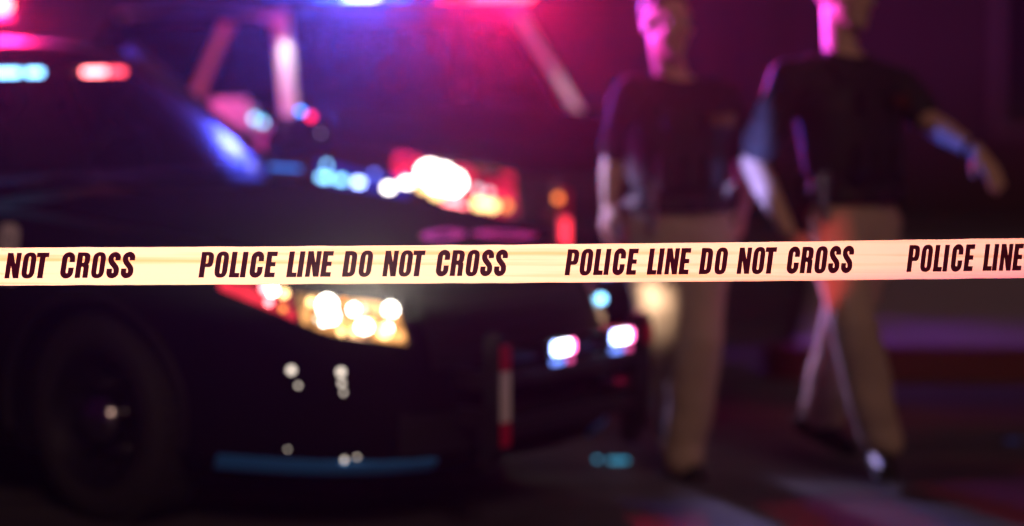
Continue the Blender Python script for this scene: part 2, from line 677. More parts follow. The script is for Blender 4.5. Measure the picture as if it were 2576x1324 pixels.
def glyph_mesh(ch):
    """filled outline as (verts, faces) in letter units, finely cut so that it can follow a curved sheet"""
    if ch in _gm:
        return _gm[ch]
    cu = bpy.data.curves.new('letter', 'CURVE')
    cu.dimensions = '2D'
    cu.fill_mode = 'BOTH'
    for loop in GL[ch]:
        sp = cu.splines.new('POLY')
        sp.points.add(len(loop) - 1)
        for p, (x, y) in zip(sp.points, loop):
            p.co = (x, y, 0, 1)
        sp.use_cyclic_u = True
    o = bpy.data.objects.new('letter', cu)
    COL.objects.link(o)
    dg = bpy.context.evaluated_depsgraph_get()
    me = bpy.data.meshes.new_from_object(o.evaluated_get(dg))
    bm = bmesh.new()
    bm.from_mesh(me)
    for k in range(1, 8):
        bmesh.ops.bisect_plane(bm, geom=bm.verts[:] + bm.edges[:] + bm.faces[:], plane_co=(0, k / 8, 0), plane_no=(0, 1, 0))
    bm.to_mesh(me)
    bm.free()
    vs = [tuple(v.co[:2]) for v in me.vertices]
    fs = [list(p.vertices) for p in me.polygons]
    bpy.data.objects.remove(o)
    bpy.data.curves.remove(cu)
    bpy.data.meshes.remove(me)
    _gm[ch] = (vs, fs)
    return _gm[ch]


def word_mesh(name, text, fn, m, parent, h=0.14, gap=0.10, shear=0.14, space=0.3):
    """flat lettering laid on a surface by fn(u, v) (u, v in letter heights)"""
    mb = MB()
    x = 0
    for ch in text:
        if ch == ' ':
            x += space
            continue
        vs, fs = glyph_mesh(ch)
        mb.add([fn(x + a + shear * b, b) for a, b in vs], fs)
        x += max(a for a, b in vs) + gap
    return mb.build(name, m, parent, smooth=False)


# ------------------------------------------------------------------ cars
class Car:
    """body surface: plan is a superellipse, height follows the hood and belt line"""

    def __init__(s, **k):
        s.spoke = None
        s.__dict__.update(k)

    def ztop(s, x):
        T = s.top
        if x >= T[0][0]:
            return T[0][1]
        for (x0, z0), (x1, z1) in zip(T, T[1:]):
            if x >= x1:
                t = (x - x0) / (x1 - x0)
                t = t * t * (3 - 2 * t) * 0.4 + t * 0.6
                return z0 + (z1 - z0) * t
        return T[-1][1]

    def interp(s, tab, q):
        for (a, va), (b, vb) in zip(tab, tab[1:]):
            if q <= b:
                t = (q - a) / (b - a)
                return va + (vb - va) * t
        return tab[-1][1]

    def surf(s, t, q, off=0.0):
        """t plan angle (0 = nose, negative = right side), q 0..1 from sill to shoulder"""
        b = s.hw * s.interp(s.bw, q)
        a = s.hl + s.interp(s.nose, q)
        c, sn = math.cos(t), math.sin(t)
        e = 2 / s.n
        x = s.xc + (a + off) * math.copysign(abs(c) ** e, c)
        y = (b + off) * math.copysign(abs(sn) ** e, sn)
        z = s.zb + q * (s.ztop(x) - s.zb)
        return Vector((x, y, z))

    def deck(s, x, y):
        return s.ztop(x) + s.crown * max(0, 1 - (abs(y) / (s.hw * 0.93)) ** 2.5)

    def t_side(s, x, side):
        r = (x - s.xc) / s.hl
        return side * math.acos(math.copysign(min(1, abs(r)) ** (s.n / 2), r))

    def t_front(s, y):
        return math.copysign(math.asin(min(1, abs(y) / s.hw) ** (s.n / 2)), y)

    def patch(s, name, t0, t1, q0, q1, off, m, parent, nt=14, nq=6, th=0.02, shape=None):
        """panel laid on the body; even steps along the body, not in angle"""
        fine = [t0 + (t1 - t0) * k / 200 for k in range(201)]
        L = [0]
        for a, b in zip(fine, fine[1:]):
            L.append(L[-1] + (s.surf(a, 0.6) - s.surf(b, 0.6)).length)
        ts, j = [], 0
        for k in range(nt + 1):
            d = L[-1] * k / nt
            while j < 199 and L[j + 1] < d:
                j += 1
            ts.append(fine[j] + (fine[j + 1] - fine[j]) * ((d - L[j]) / max(1e-9, L[j + 1] - L[j])))
        Pn, Nn = [], []
        for i in range(nq + 1):
            row, nr = [], []
            for k, t in enumerate(ts):
                lo, hi = (q0, q1) if shape is None else shape(k / nt, q0, q1)
                q = lo + (hi - lo) * i / nq
                p = s.surf(t, q, off)
                du = s.surf(t + 1e-3, q, off) - s.surf(t - 1e-3, q, off)
                dv = s.surf(t, q + 1e-2, off) - s.surf(t, q - 1e-2, off)
                nn = du.cross(dv).normalized()
                if nn.dot(p - Vector((s.xc if abs(p.x - s.xc) < 1.6 else s.xc + math.copysign(1.5, p.x - s.xc), 0, p.z))) < 0:
                    nn = -nn
                row.append(p)
                nr.append(nn)
            Pn.append(row)
            Nn.append(nr)
        return MB().shell(Pn, Nn, th).build(name, m, parent)

    def body(s, parent):
        qs = [0, 0.04, 0.12, 0.25, 0.4, 0.55, 0.66, 0.78, 0.88, 0.95, 1.0]
        fine = [2 * math.pi * k / 1600 for k in range(1601)]
        L = [0]
        for a, b in zip(fine, fine[1:]):
            L.append(L[-1] + (s.surf(a, 0.6) - s.surf(b, 0.6)).length)
        N = 120
        ts, j = [], 0
        for k in range(N):
            d = L[-1] * k / N
            while L[j + 1] < d:
                j += 1
            ts.append(fine[j] + (fine[j + 1] - fine[j]) * ((d - L[j]) / (L[j + 1] - L[j])))
        rows = [[s.surf(t, q) for t in ts] for q in qs]
        topr = rows[-1]
        for k in (0.985, 0.95, 0.85, 0.65, 0.4, 0.15):
            row = []
            for p in topr:
                x = s.xc + (p.x - s.xc) * (k if k > 0.9 else k)
                y = p.y * k
                row.append(Vector((x, y, s.deck(x, y) if k < 0.96 else s.ztop(x) + (s.deck(x, y) - s.ztop(x)) * 0.6)))
            rows.append(row)
        bot = [[Vector((s.xc + (p.x - s.xc) * k, p.y * k, s.zb - 0.01)) for p in rows[0]] for k in (0.3, 0.96)]
        rows = bot + rows
        vs = [p for r in rows for p in r]
        fs = []
        for i in range(len(rows) - 1):
            fs += [[i * N + k, i * N + (k + 1) % N, (i + 1) * N + (k + 1) % N, (i + 1) * N + k] for k in range(N)]
        fs.append(list(range(N))[::-1])
        fs.append([(len(rows) - 1) * N + k for k in range(N)])
        o = MB().add(vs, fs).build('body', PAINT, parent)
        # wheel arches
        cut = MB()
        for x in (s.fx, s.fx - s.wb):
            for sd in (-1, 1):
                M = Matrix.Translation((x, sd * (s.hw - 0.14), s.wr + 0.02))
                cut.lathe([(s.wr + 0.045, -0.19), (s.wr + 0.045, 0.30)] if sd > 0 else [(s.wr + 0.045, -0.30), (s.wr + 0.045, 0.19)], M, n=40)
        c = cut.build('arch_cut', None, None, smooth=False)
        md = o.modifiers.new('b', 'BOOLEAN')
        md.object = c
        md.operation = 'DIFFERENCE'
        md.solver = 'EXACT'
        par = o.parent
        o.parent = None
        apply_mods(o)
        o.parent = par
        bpy.data.objects.remove(c)
        for p in o.data.polygons:
            p.use_smooth = True
        o.data.set_sharp_from_angle(angle=R(35))
        o.data.materials.clear()
        o.data.materials.append(PAINT)
        return o

    def arch_lips(s, parent):
        for x in (s.fx, s.fx - s.wb):
            for sd in (-1, 1):
                pts = []
                for k in range(25):
                    a = R(-12 + 204 * k / 24)
                    px, pz = x + (s.wr + 0.05) * math.cos(a), s.wr + 0.02 + (s.wr + 0.05) * math.sin(a)
                    t = s.t_side(px, sd)
                    q = max(0, min(1, (pz - s.zb) / (s.ztop(px) - s.zb)))
                    p = s.surf(t, q, 0.002)
                    pts.append((px, p.y, max(pz, s.zb)))
                MB().tube(pts, 0.014, n=8).build('arch_lip', PLASTIC, parent)

    def wheels(s, parent):
        for x in (s.fx, s.fx - s.wb):
            for sd in (-1, 1):
                y = sd * (s.hw - 0.035)
                r, w = s.wr, 0.235
                T = Matrix.Translation((x, y, r)) @ Matrix.Rotation(0 if sd < 0 else math.pi, 4, 'Z')
                if x == s.fx:
                    T = T @ Matrix.Rotation(R(s.steer if sd < 0 else s.steer), 4, 'Z')
                w0 = thing_part('wheel', parent)
                w0.matrix_local = T
                ri = r * 0.64
                ty = MB().lathe([(ri, 0.02), (ri + 0.02, 0.005), (r * 0.86, -0.004), (r - 0.018, 0.012), (r, 0.035), (r, w - 0.035), (r - 0.018, w - 0.01), (ri + 0.02, w), (ri, w - 0.02)], n=56, close=False)
                for k in range(40):
                    a = 2 * math.pi * k / 40
                    ty.box((0, 0, 0), (0.032, 0.09, 0.012), Matrix.Rotation(a, 4, 'Y') @ Matrix.Translation((0, w * 0.28, r + 0.003)) @ Matrix.Rotation(R(18), 4, 'Z'))
                    ty.box((0, 0, 0), (0.032, 0.09, 0.012), Matrix.Rotation(a + 0.08, 4, 'Y') @ Matrix.Translation((0, w * 0.72, r + 0.003)) @ Matrix.Rotation(R(-18), 4, 'Z'))
                ty.build('tyre', RUBBER, w0)
                MB().lathe([(0.02, 0.07), (ri * 0.55, 0.075), (ri * 0.78, 0.055), (ri * 0.90, 0.03), (ri, 0.012), (ri + 0.008, 0.004), (ri, 0.03), (ri * 0.95, 0.1), (ri * 0.95, w - 0.03)], n=48).build('rim', STEEL, w0)
                if s.spoke is None:
                    s.spoke = MB().box((0, 0.055, ri * 0.70), (ri * 0.16, 0.02, ri * 0.34), bev=0.006).mesh('spoke')
                for k in range(10):
                    so = link('spoke', s.spoke, STEEL, w0, smooth=False)
                    so.matrix_local = Matrix.Rotation(2 * math.pi * k / 10, 4, 'Y')
                MB().lathe([(0.001, -0.012), (0.035, -0.010), (0.07, 0.006), (0.088, 0.030), (0.092, 0.05)], n=32).build('hub_cap', CHROME_D, w0)
                for k in range(5):
                    a = 2 * math.pi * k / 5 + 0.3
                    M = Matrix.Translation((0.115 * math.cos(a), 0.042, 0.115 * math.sin(a)))
                    MB().lathe([(0.002, -0.012), (0.009, -0.008), (0.013, 0.01), (0.013, 0.03)], M, n=8).build('lug_nut', CHROME, w0)


CHROME_D = mat('dark_chrome', (0.35, 0.35, 0.40), 0.18, metal=1.0)


def thing_part(name, parent):
    o = bpy.data.objects.new(name, None)
    COL.objects.link(o)
    o.parent = parent
    o.empty_display_size = 0.05
    return o


def greenhouse(C, parent, g, frame_mat, paint):
    """pillars, roof and glass. g: A base/top, C base/top half points, mid x"""
    Ab, At, Cb, Ct = [Vector(p) for p in (g['Ab'], g['At'], g['Cb'], g['Ct'])]
    mir = lambda p, sd: Vector((p.x, p.y * sd, p.z))
    # roof
    rows, nr = [], []
    for i in range(13):
        u = i / 12
        row, n_ = [], []
        for k in range(17):
            v = -1 + 2 * k / 16
            x = (At.x + 0.10 * (1 - v * v)) * (1 - u) + (Ct.x - 0.06 * (1 - v * v)) * u
            y = v * (At.y + 0.02) * (1 + 0.06 * math.sin(math.pi * u))
            z = At.z * (1 - u) + Ct.z * u + g['rc'] * (1 - abs(v) ** 2.6) + g['rl'] * math.sin(math.pi * u)
            row.append((x, y, z))
            n_.append((0, 0, 1))
        rows.append(row)
        nr.append(n_)
    MB().shell(rows, nr, 0.035).build('roof', paint, parent)
    roofz = lambda x: At.z + g['rc']
    for sd in (-1, 1):
        a0, a1 = mir(Ab, sd), mir(At, sd)
        MB().bar(a0 - Vector((-0.05, 0, 0.05)), a1 + (a1 - a0) * 0.03, g.get('pw', 0.085), 0.06, up=(0, sd, 0.2), e=0.9 if 'pw' in g else 0.4).build('front_pillar', frame_mat, parent)
        c0, c1 = mir(Cb, sd), mir(Ct, sd)
        MB().bar(c0 - Vector((0, 0, 0.05)), c1, 0.20, 0.05, up=(0, sd, 0.2)).build('rear_pillar', paint, parent)
        mx = g['mid']
        tb = (mx - Ab.x) / (Cb.x - Ab.x)
        b0 = a0.lerp(c0, tb) + Vector((0, sd * 0.015, -0.04))
        tt = (mx + g.get('mtop', -0.06) - At.x) / (Ct.x - At.x)
        b1 = a1.lerp(c1, tt)
        MB().bar(b0, b1, 0.11, 0.045, up=(0, sd, 0.2)).build('middle_pillar', frame_mat, parent)
        # roof rail
        MB().bar(a1, c1, 0.06, 0.045, up=(0, 0, 1)).build('roof_rail', frame_mat, parent)
        # side panes
        for p0, p1, q0, q1 in ((a0, b0, a1, b1), (b0, c0, b1, c1)):
            rows = [[p0.lerp(p1, u).lerp(q0.lerp(q1, u), v) + Vector((0, -sd * 0.012 + sd * 0.02 * math.sin(math.pi * v), 0)) for u in (0, 0.25, 0.5, 0.75, 1)] for v in (0, 0.33, 0.66, 1)]
            MB().grid(rows).build('side_window', GLASS, parent)
    # windshield and rear glass
    def wind(b, t, bul, name):
        rows = []
        for i in range(7):
            u = i / 6
            row = []
            for k in range(13):
                v = -1 + 2 * k / 12
                pb = Vector((b.x + bul * (1 - v * v), b.y * v, b.z + 0.02 * (1 - v * v)))
                pt = Vector((t.x + bul * 0.45 * (1 - v * v), t.y * v, t.z + g['rc'] * (1 - abs(v) ** 2.6) - 0.02))
                p = pb.lerp(pt, u)
                p.z += 0.03 * math.sin(math.pi * u)
                row.append(p)
            rows.append(row)
        MB().grid(rows).build(name, g.get('glass', GLASS), parent)
    wind(Ab, At, g['bul'], 'windshield')
    wind(Cb, Ct, -0.10, 'rear_window')
    # dashboard, seats, steering wheel
    MB().box((Ab.x - 0.28, 0, Ab.z - 0.0), (0.42, Ab.y * 1.75, 0.14), bev=0.04).build('dashboard', INTERIOR, parent)
    for sd in (-1, 1):
        st = MB().box((Ab.x - 1.05, sd * 0.38, Ab.z + 0.02), (0.16, 0.50, 0.52), bev=0.06)
        st.box((Ab.x - 1.05, sd * 0.38, Ab.z + 0.36), (0.10, 0.26, 0.17), bev=0.04)
        st.build('seat', INTERIOR, parent)
    pts = [(Ab.x - 0.55 + 0.07 * math.sin(2 * math.pi * k / 24), 0.38 + 0.18 * math.cos(2 * math.pi * k / 24), Ab.z + 0.06 + 0.17 * math.sin(2 * math.pi * k / 24)) for k in range(25)]
    MB().tube(pts, 0.015, n=8).build('steering_wheel', INTERIOR, parent)
    # wipers
    for y in (-0.1, 0.45):
        MB().tube([(Ab.x + g['bul'] * 0.9, y, Ab.z + 0.025), (Ab.x + g['bul'] * 0.62 - 0.1, y - 0.3, Ab.z + 0.09), (Ab.x + g['bul'] * 0.5 - 0.12, y - 0.52, Ab.z + 0.08)], 0.009, n=6).build('wiper', PLASTIC, parent)


def push_bumper(C, parent, x, y0, y1, z0, z1, lights, white):
    """two uprights, crossbars and brackets in front of the grille"""
    pb = MB()
    for y in (y0, y1):
        pb.box((x, y, (z0 + z1) / 2), (0.075, 0.055, z1 - z0), bev=0.012)
        pb.box((x - 0.03, y, z0 + 0.02), (0.06, 0.055, 0.14), Matrix.Identity(4), bev=0.012)
        for z in (z0 + 0.12, z1 - 0.15):
            pb.box((x - 0.16, y, z), (0.25, 0.03, 0.06))
    for z in (z0 + 0.09, (z0 + z1) / 2 + 0.05, z1 - 0.07):
        pb.box((x - 0.006, (y0 + y1) / 2, z), (0.05, abs(y1 - y0), 0.05), bev=0.012)
    p = pb.build('push_bumper', BARMAT, parent)
    # red-white-red reflective strips on the outer faces of the uprights
    for y in (y0, y1):
        lo, hi = z0 + 0.04, z1 - 0.03
        sp = hi - lo
        for a, b, m, nm in ((0, 0.24, TAPE_RED, 'red_strip'), (0.24, 0.74, TAPE_WHITE, 'white_strip'), (0.74, 1.0, TAPE_RED, 'red_strip')) if y == y0 else ((0.78, 1.0, TAPE_RED, 'red_strip'),):
            MB().box((x + 0.0385, y, lo + sp * (a + b) / 2), (0.004, 0.05, sp * (b - a) - 0.003)).build(nm, m, p, smooth=False)
    for (y, z, hw_, em) in lights:
        h = MB().box((x + 0.05, y, z), (0.045, hw_ * 2 + 0.03, 0.055), bev=0.01).build('warning_light', PLASTIC, parent)
        MB().box((x + 0.075, y - 0.03, z - 0.043), (0.012, hw_ * 1.2, 0.02), bev=0.005).build('lens', emit('pale_blue_reflection', (0.16, 0.28, 1.0), 2.2), h)  # glowing strips below each light, painted in as its reflection
        MB().box((x + 0.075, y + 0.035, z - 0.043), (0.012, hw_ * 0.5, 0.02), bev=0.005).build('lens', emit('pink_reflection', (1.0, 0.10, 0.38), 1.4), h)  # glowing strip painted in as a reflection
        for k, e in enumerate(em):
            n_ = len(em)
            MB().box((x + 0.075, y - hw_ + (k + 0.5) * 2 * hw_ / n_, z), (0.012, 2 * hw_ / n_ - 0.004, 0.042), bev=0.005).build('lens', e, h)
    return p


def light_bar(parent, x, hy, z, mats, depth=0.26):
    """roof bar with a row of lens modules"""
    b = MB().box((x, 0, z - 0.035), (depth, hy * 2, 0.035), bev=0.012)
    b.box((x, 0, z + 0.062), (depth - 0.02, hy * 2 - 0.02, 0.02), bev=0.008)
    for sd in (-1, 1):
        b.box((x, sd * (hy - 0.25), z - 0.085), (0.08, 0.06, 0.08))
    bo = b.build('light_bar', PLASTIC, parent)
    n_ = len(mats)
    for k, m in enumerate(mats):
        y = -hy + (k + 0.5) * 2 * hy / n_
        MB().box((x, y, z + 0.017), (depth - 0.03, 2 * hy / n_ - 0.008, 0.062), bev=0.014).build('lens', m, bo)
    return bo


def mirror(parent, C, x, z, sd, shell_mat):
    y = sd * (C.hw + 0.14)
    m = MB().box((x, y, z), (0.10, 0.24, 0.16), bev=0.035)
    m.bar((x + 0.02, sd * (C.hw - 0.10), z - 0.07), (x + 0.01, y - sd * 0.08, z - 0.05), 0.06, 0.03)
    mo = m.build('mirror', shell_mat, parent)
    MB().box((x - 0.053, y, z), (0.006, 0.20, 0.125), bev=0.002).build('mirror_glass', mat('mirror_glass', (0.8, 0.8, 0.85), 0.03, metal=1), mo)
    return mo


# ---- near car: black police sedan
TH1 = 38
A1 = thing('police_sedan', 'black police sedan with push bumper and lit headlamp, nearest to the tape', 'police car', (-0.725, 8.40, 0), R(-TH1))
C1 = Car(hl=2.48, xc=-1.50, hw=0.93, n=4.0, zb=0.20, wr=0.338, wb=2.85, crown=0.045, steer=-4, fx=-0.11,
         bw=[(0, 0.955), (0.04, 0.975), (0.12, 0.995), (0.4, 0.99), (0.66, 1.0), (0.88, 0.965), (1, 0.925)],
         nose=[(0, -0.10), (0.04, -0.04), (0.12, 0.0), (0.4, 0.01), (0.66, 0.0), (0.78, -0.03), (0.88, -0.07), (1, -0.14)],
         top=[(0.98, 0.76), (0.80, 0.835), (0.5, 0.885), (0.0, 0.945), (-0.5, 0.985), (-1.2, 1.0), (-3.2, 1.04), (-3.95, 0.99)])
C1.body(A1)
C1.arch_lips(A1)
C1.wheels(A1)
greenhouse(C1, A1, dict(Ab=(-0.80, 0.80, 0.99), At=(-1.50, 0.60, 1.50), Ct=(-2.75, 0.60, 1.50), Cb=(-3.35, 0.78, 1.05), mid=-1.95, rc=0.055, rl=0.03, bul=0.30, pw=0.125, glass=glass('dusty_windscreen', (0.35, 0.35, 0.42), 0.16, 0.30)), PILLAR, PILLAR)


def side_panel(C, name, x0, x1, q0, q1, sd, m, parent, off=0.004):
    return C.patch(name, C.t_side(x0, sd), C.t_side(x1, sd), q0, q1, off, m, parent, nt=16, nq=8)


for sd in (-1, 1):
    d = side_panel(C1, 'front_door', -0.72, -1.92, 0.12, 0.97, sd, PAINT, A1)
    p = C1.surf(C1.t_side(-1.75, sd), 0.82, 0.03)
    MB().box(p, (0.20, 0.025, 0.03), bev=0.01).build('handle', PAINT, d)
    d = side_panel(C1, 'rear_door', -1.94, -2.78, 0.12, 0.97, sd, PAINT, A1)
    p = C1.surf(C1.t_side(-2.62, sd), 0.82, 0.03)
    MB().box(p, (0.20, 0.025, 0.03), bev=0.01).build('handle', PAINT, d)

# hood panel
def hood(C, parent, x0, x1, w0, w1, m):
    rows, nr = [], []
    for i in range(15):
        u = i / 14
        row, n_ = [], []
        for k in range(17):
            v = -1 + 2 * k / 16
            x = x0 + (x1 - x0) * u - (0.10 * v * v if True else 0) * (1 - u) - 0.20 * v ** 4 * u
            y = v * (w0 + (w1 - w0) * u)
            z = C.deck(x, y) + 0.006 + 0.016 * math.exp(-((abs(v) - 0.62) / 0.10) ** 2) * (0.4 + 0.6 * (1 - u))
            row.append((x, y, z))
            n_.append((0, 0, 1))
        rows.append(row)
        nr.append(n_)
    return MB().shell(rows, nr, 0.02).build('hood', m, parent)


HD = hood(C1, A1, -0.52, 0.74, 0.78, 0.70, PAINT2)

# grille
C1.patch('grille', C1.t_front(-0.44), C1.t_front(0.44), 0.60, 0.92, 0.004, PLASTIC, A1, nt=20)
for q in (0.64, 0.71, 0.78, 0.85):
    C1.patch('grille_bar', C1.t_front(-0.42), C1.t_front(0.42), q, q + 0.022, 0.018, PLASTIC, A1, nt=20, nq=2)
C1.patch('lower_grille', C1.t_front(-0.55), C1.t_front(0.55), 0.14, 0.36, 0.006, PLASTIC, A1, nt=20)
# blue lower lip, near corner to far corner
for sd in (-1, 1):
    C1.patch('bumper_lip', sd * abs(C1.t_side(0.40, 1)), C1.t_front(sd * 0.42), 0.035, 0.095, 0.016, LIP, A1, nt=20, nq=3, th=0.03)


def headlight(C, parent, sd, sx, fy, q0, q1, bulbs, bowl=None, tail=None, split=0.42):
    """housing, lit bowls and bulbs wrapped round the front corner"""
    t0, t1 = C.t_side(sx, sd), C.t_front(sd * fy)
    fine = [t0 + (t1 - t0) * k / 200 for k in range(201)]
    L = [0]
    for a, b in zip(fine, fine[1:]):
        L.append(L[-1] + (C.surf(a, 0.6) - C.surf(b, 0.6)).length)

    def tu(u):
        d = max(0, min(1, u)) * L[-1]
        j = 0
        while j < 199 and L[j + 1] < d:
            j += 1
        return fine[j] + (fine[j + 1] - fine[j]) * ((d - L[j]) / (L[j + 1] - L[j]))

    lo = lambda u: q0 + (q1 - q0) * 0.66 * max(0, 1 - u * 1.7)
    h = C.patch('headlight', t0, t1, q0, q1, 0.003, HOUSING, parent, nt=18, shape=lambda u, a, b: (lo(u), b))
    for (ua, ub, m) in ((0.02, split, tail), (split + 0.03, 0.97, bowl)):
        if m:
            C.patch('reflector', tu(ua), tu(ub), q0, q1, 0.007, m, h, nt=8, th=0.003,
                    shape=lambda u, a, b: (lo(ua + (ub - ua) * u) + 0.012, b - 0.02))
    for (fu, fq, r, m) in bulbs:
        t = tu(fu)
        a = lo(fu)
        p = C.surf(t, a + (q1 - a) * fq, 0.012)
        MB().ball(p, r, nu=12, nv=8).build('bulb_or_glint', m, h)
    return h, tu


E_BOWL = emit('lit_bowl_warm', (1.0, 0.44, 0.13), 1.3)
facets(E_BOWL, 22, 0.1, 2.0)
E_TAIL = emit('lit_bowl_red', (1.0, 0.03, 0.06), 1.2)
facets(E_TAIL, 16, 0.15, 1.5)
b1 = [(0.30, 0.85, 0.022, E_REDHOT), (0.325, 0.80, 0.016, E_WHITE), (0.385, 0.78, 0.014, E_WARM), (0.29, 0.36, 0.011, E_REDHOT), (0.36, 0.30, 0.010, E_AMBER),
      (0.52, 0.72, 0.012, E_WARM), (0.60, 0.70, (0.03, 0.03, 0.034), E_WHITE), (0.605, 0.48, 0.024, E_WHITE), (0.56, 0.30, 0.010, E_WHITE),
      (0.73, 0.68, 0.016, E_WHITE), (0.69, 0.85, 0.010, E_AMBER), (0.76, 0.32, (0.024, 0.024, 0.020), E_WHITE), (0.70, 0.16, 0.010, E_WARM), (0.64, 0.14, 0.010, E_WARM),
      (0.93, 0.80, 0.022, E_WHITE), (0.86, 0.30, (0.02, 0.02, 0.022), E_WARM), (0.88, 0.38, 0.014, E_WHITE), (0.80, 0.45, 0.010, E_WARM)]
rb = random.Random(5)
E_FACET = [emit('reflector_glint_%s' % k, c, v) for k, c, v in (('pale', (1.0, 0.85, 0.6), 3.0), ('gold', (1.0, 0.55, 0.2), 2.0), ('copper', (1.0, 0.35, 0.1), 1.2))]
for k in range(22):  # glowing beads painted in as glints of the reflector
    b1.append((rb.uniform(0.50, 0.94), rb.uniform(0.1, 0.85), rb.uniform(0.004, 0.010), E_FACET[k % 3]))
H1, tu1 = headlight(C1, A1, -1, 0.42, 0.50, 0.715, 0.905, b1, E_BOWL, E_TAIL)
headlight(C1, A1, 1, 0.42, 0.50, 0.685, 0.90, [(0.86, 0.45, 0.016, E_CYAN)])

# small glowing beads painted in as glints on the bumper
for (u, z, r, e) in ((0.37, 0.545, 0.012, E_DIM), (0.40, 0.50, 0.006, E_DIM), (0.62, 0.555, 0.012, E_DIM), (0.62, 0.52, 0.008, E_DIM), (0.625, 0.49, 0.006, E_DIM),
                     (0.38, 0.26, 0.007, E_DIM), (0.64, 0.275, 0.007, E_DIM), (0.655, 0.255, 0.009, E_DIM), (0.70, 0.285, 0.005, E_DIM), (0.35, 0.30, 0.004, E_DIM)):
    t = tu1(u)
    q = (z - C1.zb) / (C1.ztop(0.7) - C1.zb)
    MB().ball(C1.surf(t, q, 0.002), r, nu=10, nv=6).build('bumper_glint', e, A1)

push_bumper(C1, A1, 1.13, -0.35, 0.42, 0.27, 0.66, [(-0.10, 0.60, 0.06, [E_BLUEHOT, E_COLD, E_COLD, E_COLD, E_PINK]), (0.22, 0.605, 0.06, [E_BLUEHOT, E_COLD, E_COLD, E_COLD, E_PINK])], True)
m_ = mirror(A1, C1, -0.82, 1.08, -1, PAINT)
m_ = mirror(A1, C1, -0.95, 1.20, 1, PAINT)
MB().ball((-0.93, 0.985, 1.285), (0.012, 0.016, 0.012)).build('mirror_glow', emit('blue_reflection', (0.03, 0.25, 1.0), 8), m_)  # beads glow in place of reflections on the far mirror
MB().ball((-0.93, 1.045, 1.262), (0.012, 0.014, 0.012)).build('mirror_glow', emit('red_reflection', (1.0, 0.01, 0.06), 7), m_)
MB().ball((-0.90, 1.07, 1.195), 0.005).build('mirror_glow', emit('faint_reflection', (0.75, 0.55, 0.75), 2.6), m_)
light_bar(A1, -2.24, 0.53, 1.70, [E_BLUE, E_BLUEHOT, E_BLUEHOT, E_WHITE, E_REDHOT, E_REDHOT, E_REDHOT, E_REDHOT])
# light bar behind the top of the windscreen
v = MB().box((-1.50, 0.05, 1.452), (0.07, 1.02, 0.03), bev=0.008).build('visor_light_bar', PLASTIC, A1)
for y, hw_, e in ((-0.22, 0.20, emit('visor_cyan', (0.22, 0.62, 1.0), 26)), (0.05, 0.04, MATS['visor_cyan']), (0.36, 0.06, emit('visor_red', (1.0, 0.16, 0.15), 50)), (0.47, 0.05, emit('visor_red_dim', (1.0, 0.06, 0.08), 22))):
    MB().box((-1.452, y, 1.445), (0.02, hw_ * 2, 0.024), bev=0.006).build('lens', e, v)

# white letter at the end of the fender lettering (the rest runs out of the picture)
def side_text(C, x_end, z0, h, text, parent, m, sd=-1):
    def fn(u, w):
        x = x_end + (u - 0.6) * h
        t = C.t_side(x, sd)
        z = z0 + w * h
        return C.surf(t, (z - C.zb) / (C.ztop(x) - C.zb), 0.006)
    return word_mesh('fender_lettering', text, fn, m, parent, shear=0.1)


side_text(C1, -0.42, 0.765, 0.19, 'R', A1, mat('white_vinyl', (0.88, 0.82, 0.84), 0.4))

# two pale kidney-shaped marks on the front of the hood
for cx, cy0, rx, ry, rot in ((0.625, 0.005, 0.055, 0.135, 0.25), (0.675, 0.275, 0.060, 0.145, -0.15)):
    vs = []
    for ring in (0.45, 1.0):
        for k in range(28):
            a = 2 * math.pi * k / 28
            u, w2_ = rx * ring * math.cos(a) * (1 if ring == 1.0 else 0.8), ry * ring * math.sin(a)
            x, y = cx + u * math.cos(rot) - w2_ * math.sin(rot), cy0 + u * math.sin(rot) + w2_ * math.cos(rot)
            vs.append((x, y, C1.deck(x, y) + 0.012))
    MB().add(vs, [[k, (k + 1) % 28, 28 + (k + 1) % 28, 28 + k] for k in range(28)]).build('pale_mark', mat('grey_mark', (0.09, 0.08, 0.08), 0.8, spec=0.1), HD, smooth=False)
# light dot and painted blue reflection added at the far end of the cowl
cw = MB().bar((-0.88, 0.60, C1.deck(-0.88, 0.6) + 0.035), (-0.74, 0.80, C1.deck(-0.74, 0.8) + 0.045), 0.04, 0.03).build('cowl_glow', PLASTIC, A1)
MB().ball((-0.86, 0.63, C1.deck(-0.86, 0.63) + 0.062), (0.014, 0.016, 0.012)).build('lens', E_DIM, cw)  # added light dot
MB().bar((-0.83, 0.70, C1.deck(-0.83, 0.70) + 0.066), (-0.76, 0.80, C1.deck(-0.76, 0.80) + 0.068), 0.014, 0.012).build('lens', emit('azure_reflection', (0.03, 0.22, 1.0), 1.6), cw)  # glowing strip standing for a blue reflection

# ---- far vehicle: black and white police SUV
TH2 = 62
A2 = thing('police_suv', 'black and white police SUV with flashing roof light bar behind the sedan', 'police car', (-0.065, 11.417, 0), R(-TH2))
C2 = Car(hl=2.50, xc=-1.52, hw=0.965, n=4.2, zb=0.26, wr=0.375, wb=2.86, crown=0.05, steer=0, fx=0.0,
         bw=[(0, 0.955), (0.04, 0.975), (0.12, 0.995), (0.4, 0.995), (0.66, 1.0), (0.88, 0.98), (1, 0.945)],
         nose=[(0, -0.10), (0.04, -0.05), (0.12, -0.01), (0.4, 0.0), (0.66, 0.0), (0.78, -0.01), (0.88, -0.03), (1, -0.08)],
         top=[(0.98, 1.0), (0.80, 1.06), (0.5, 1.10), (0.0, 1.15), (-0.6, 1.20), (-1.2, 1.23), (-3.8, 1.28), (-4.02, 1.2)])
C2.body(A2)
C2.arch_lips(A2)
C2.wheels(A2)
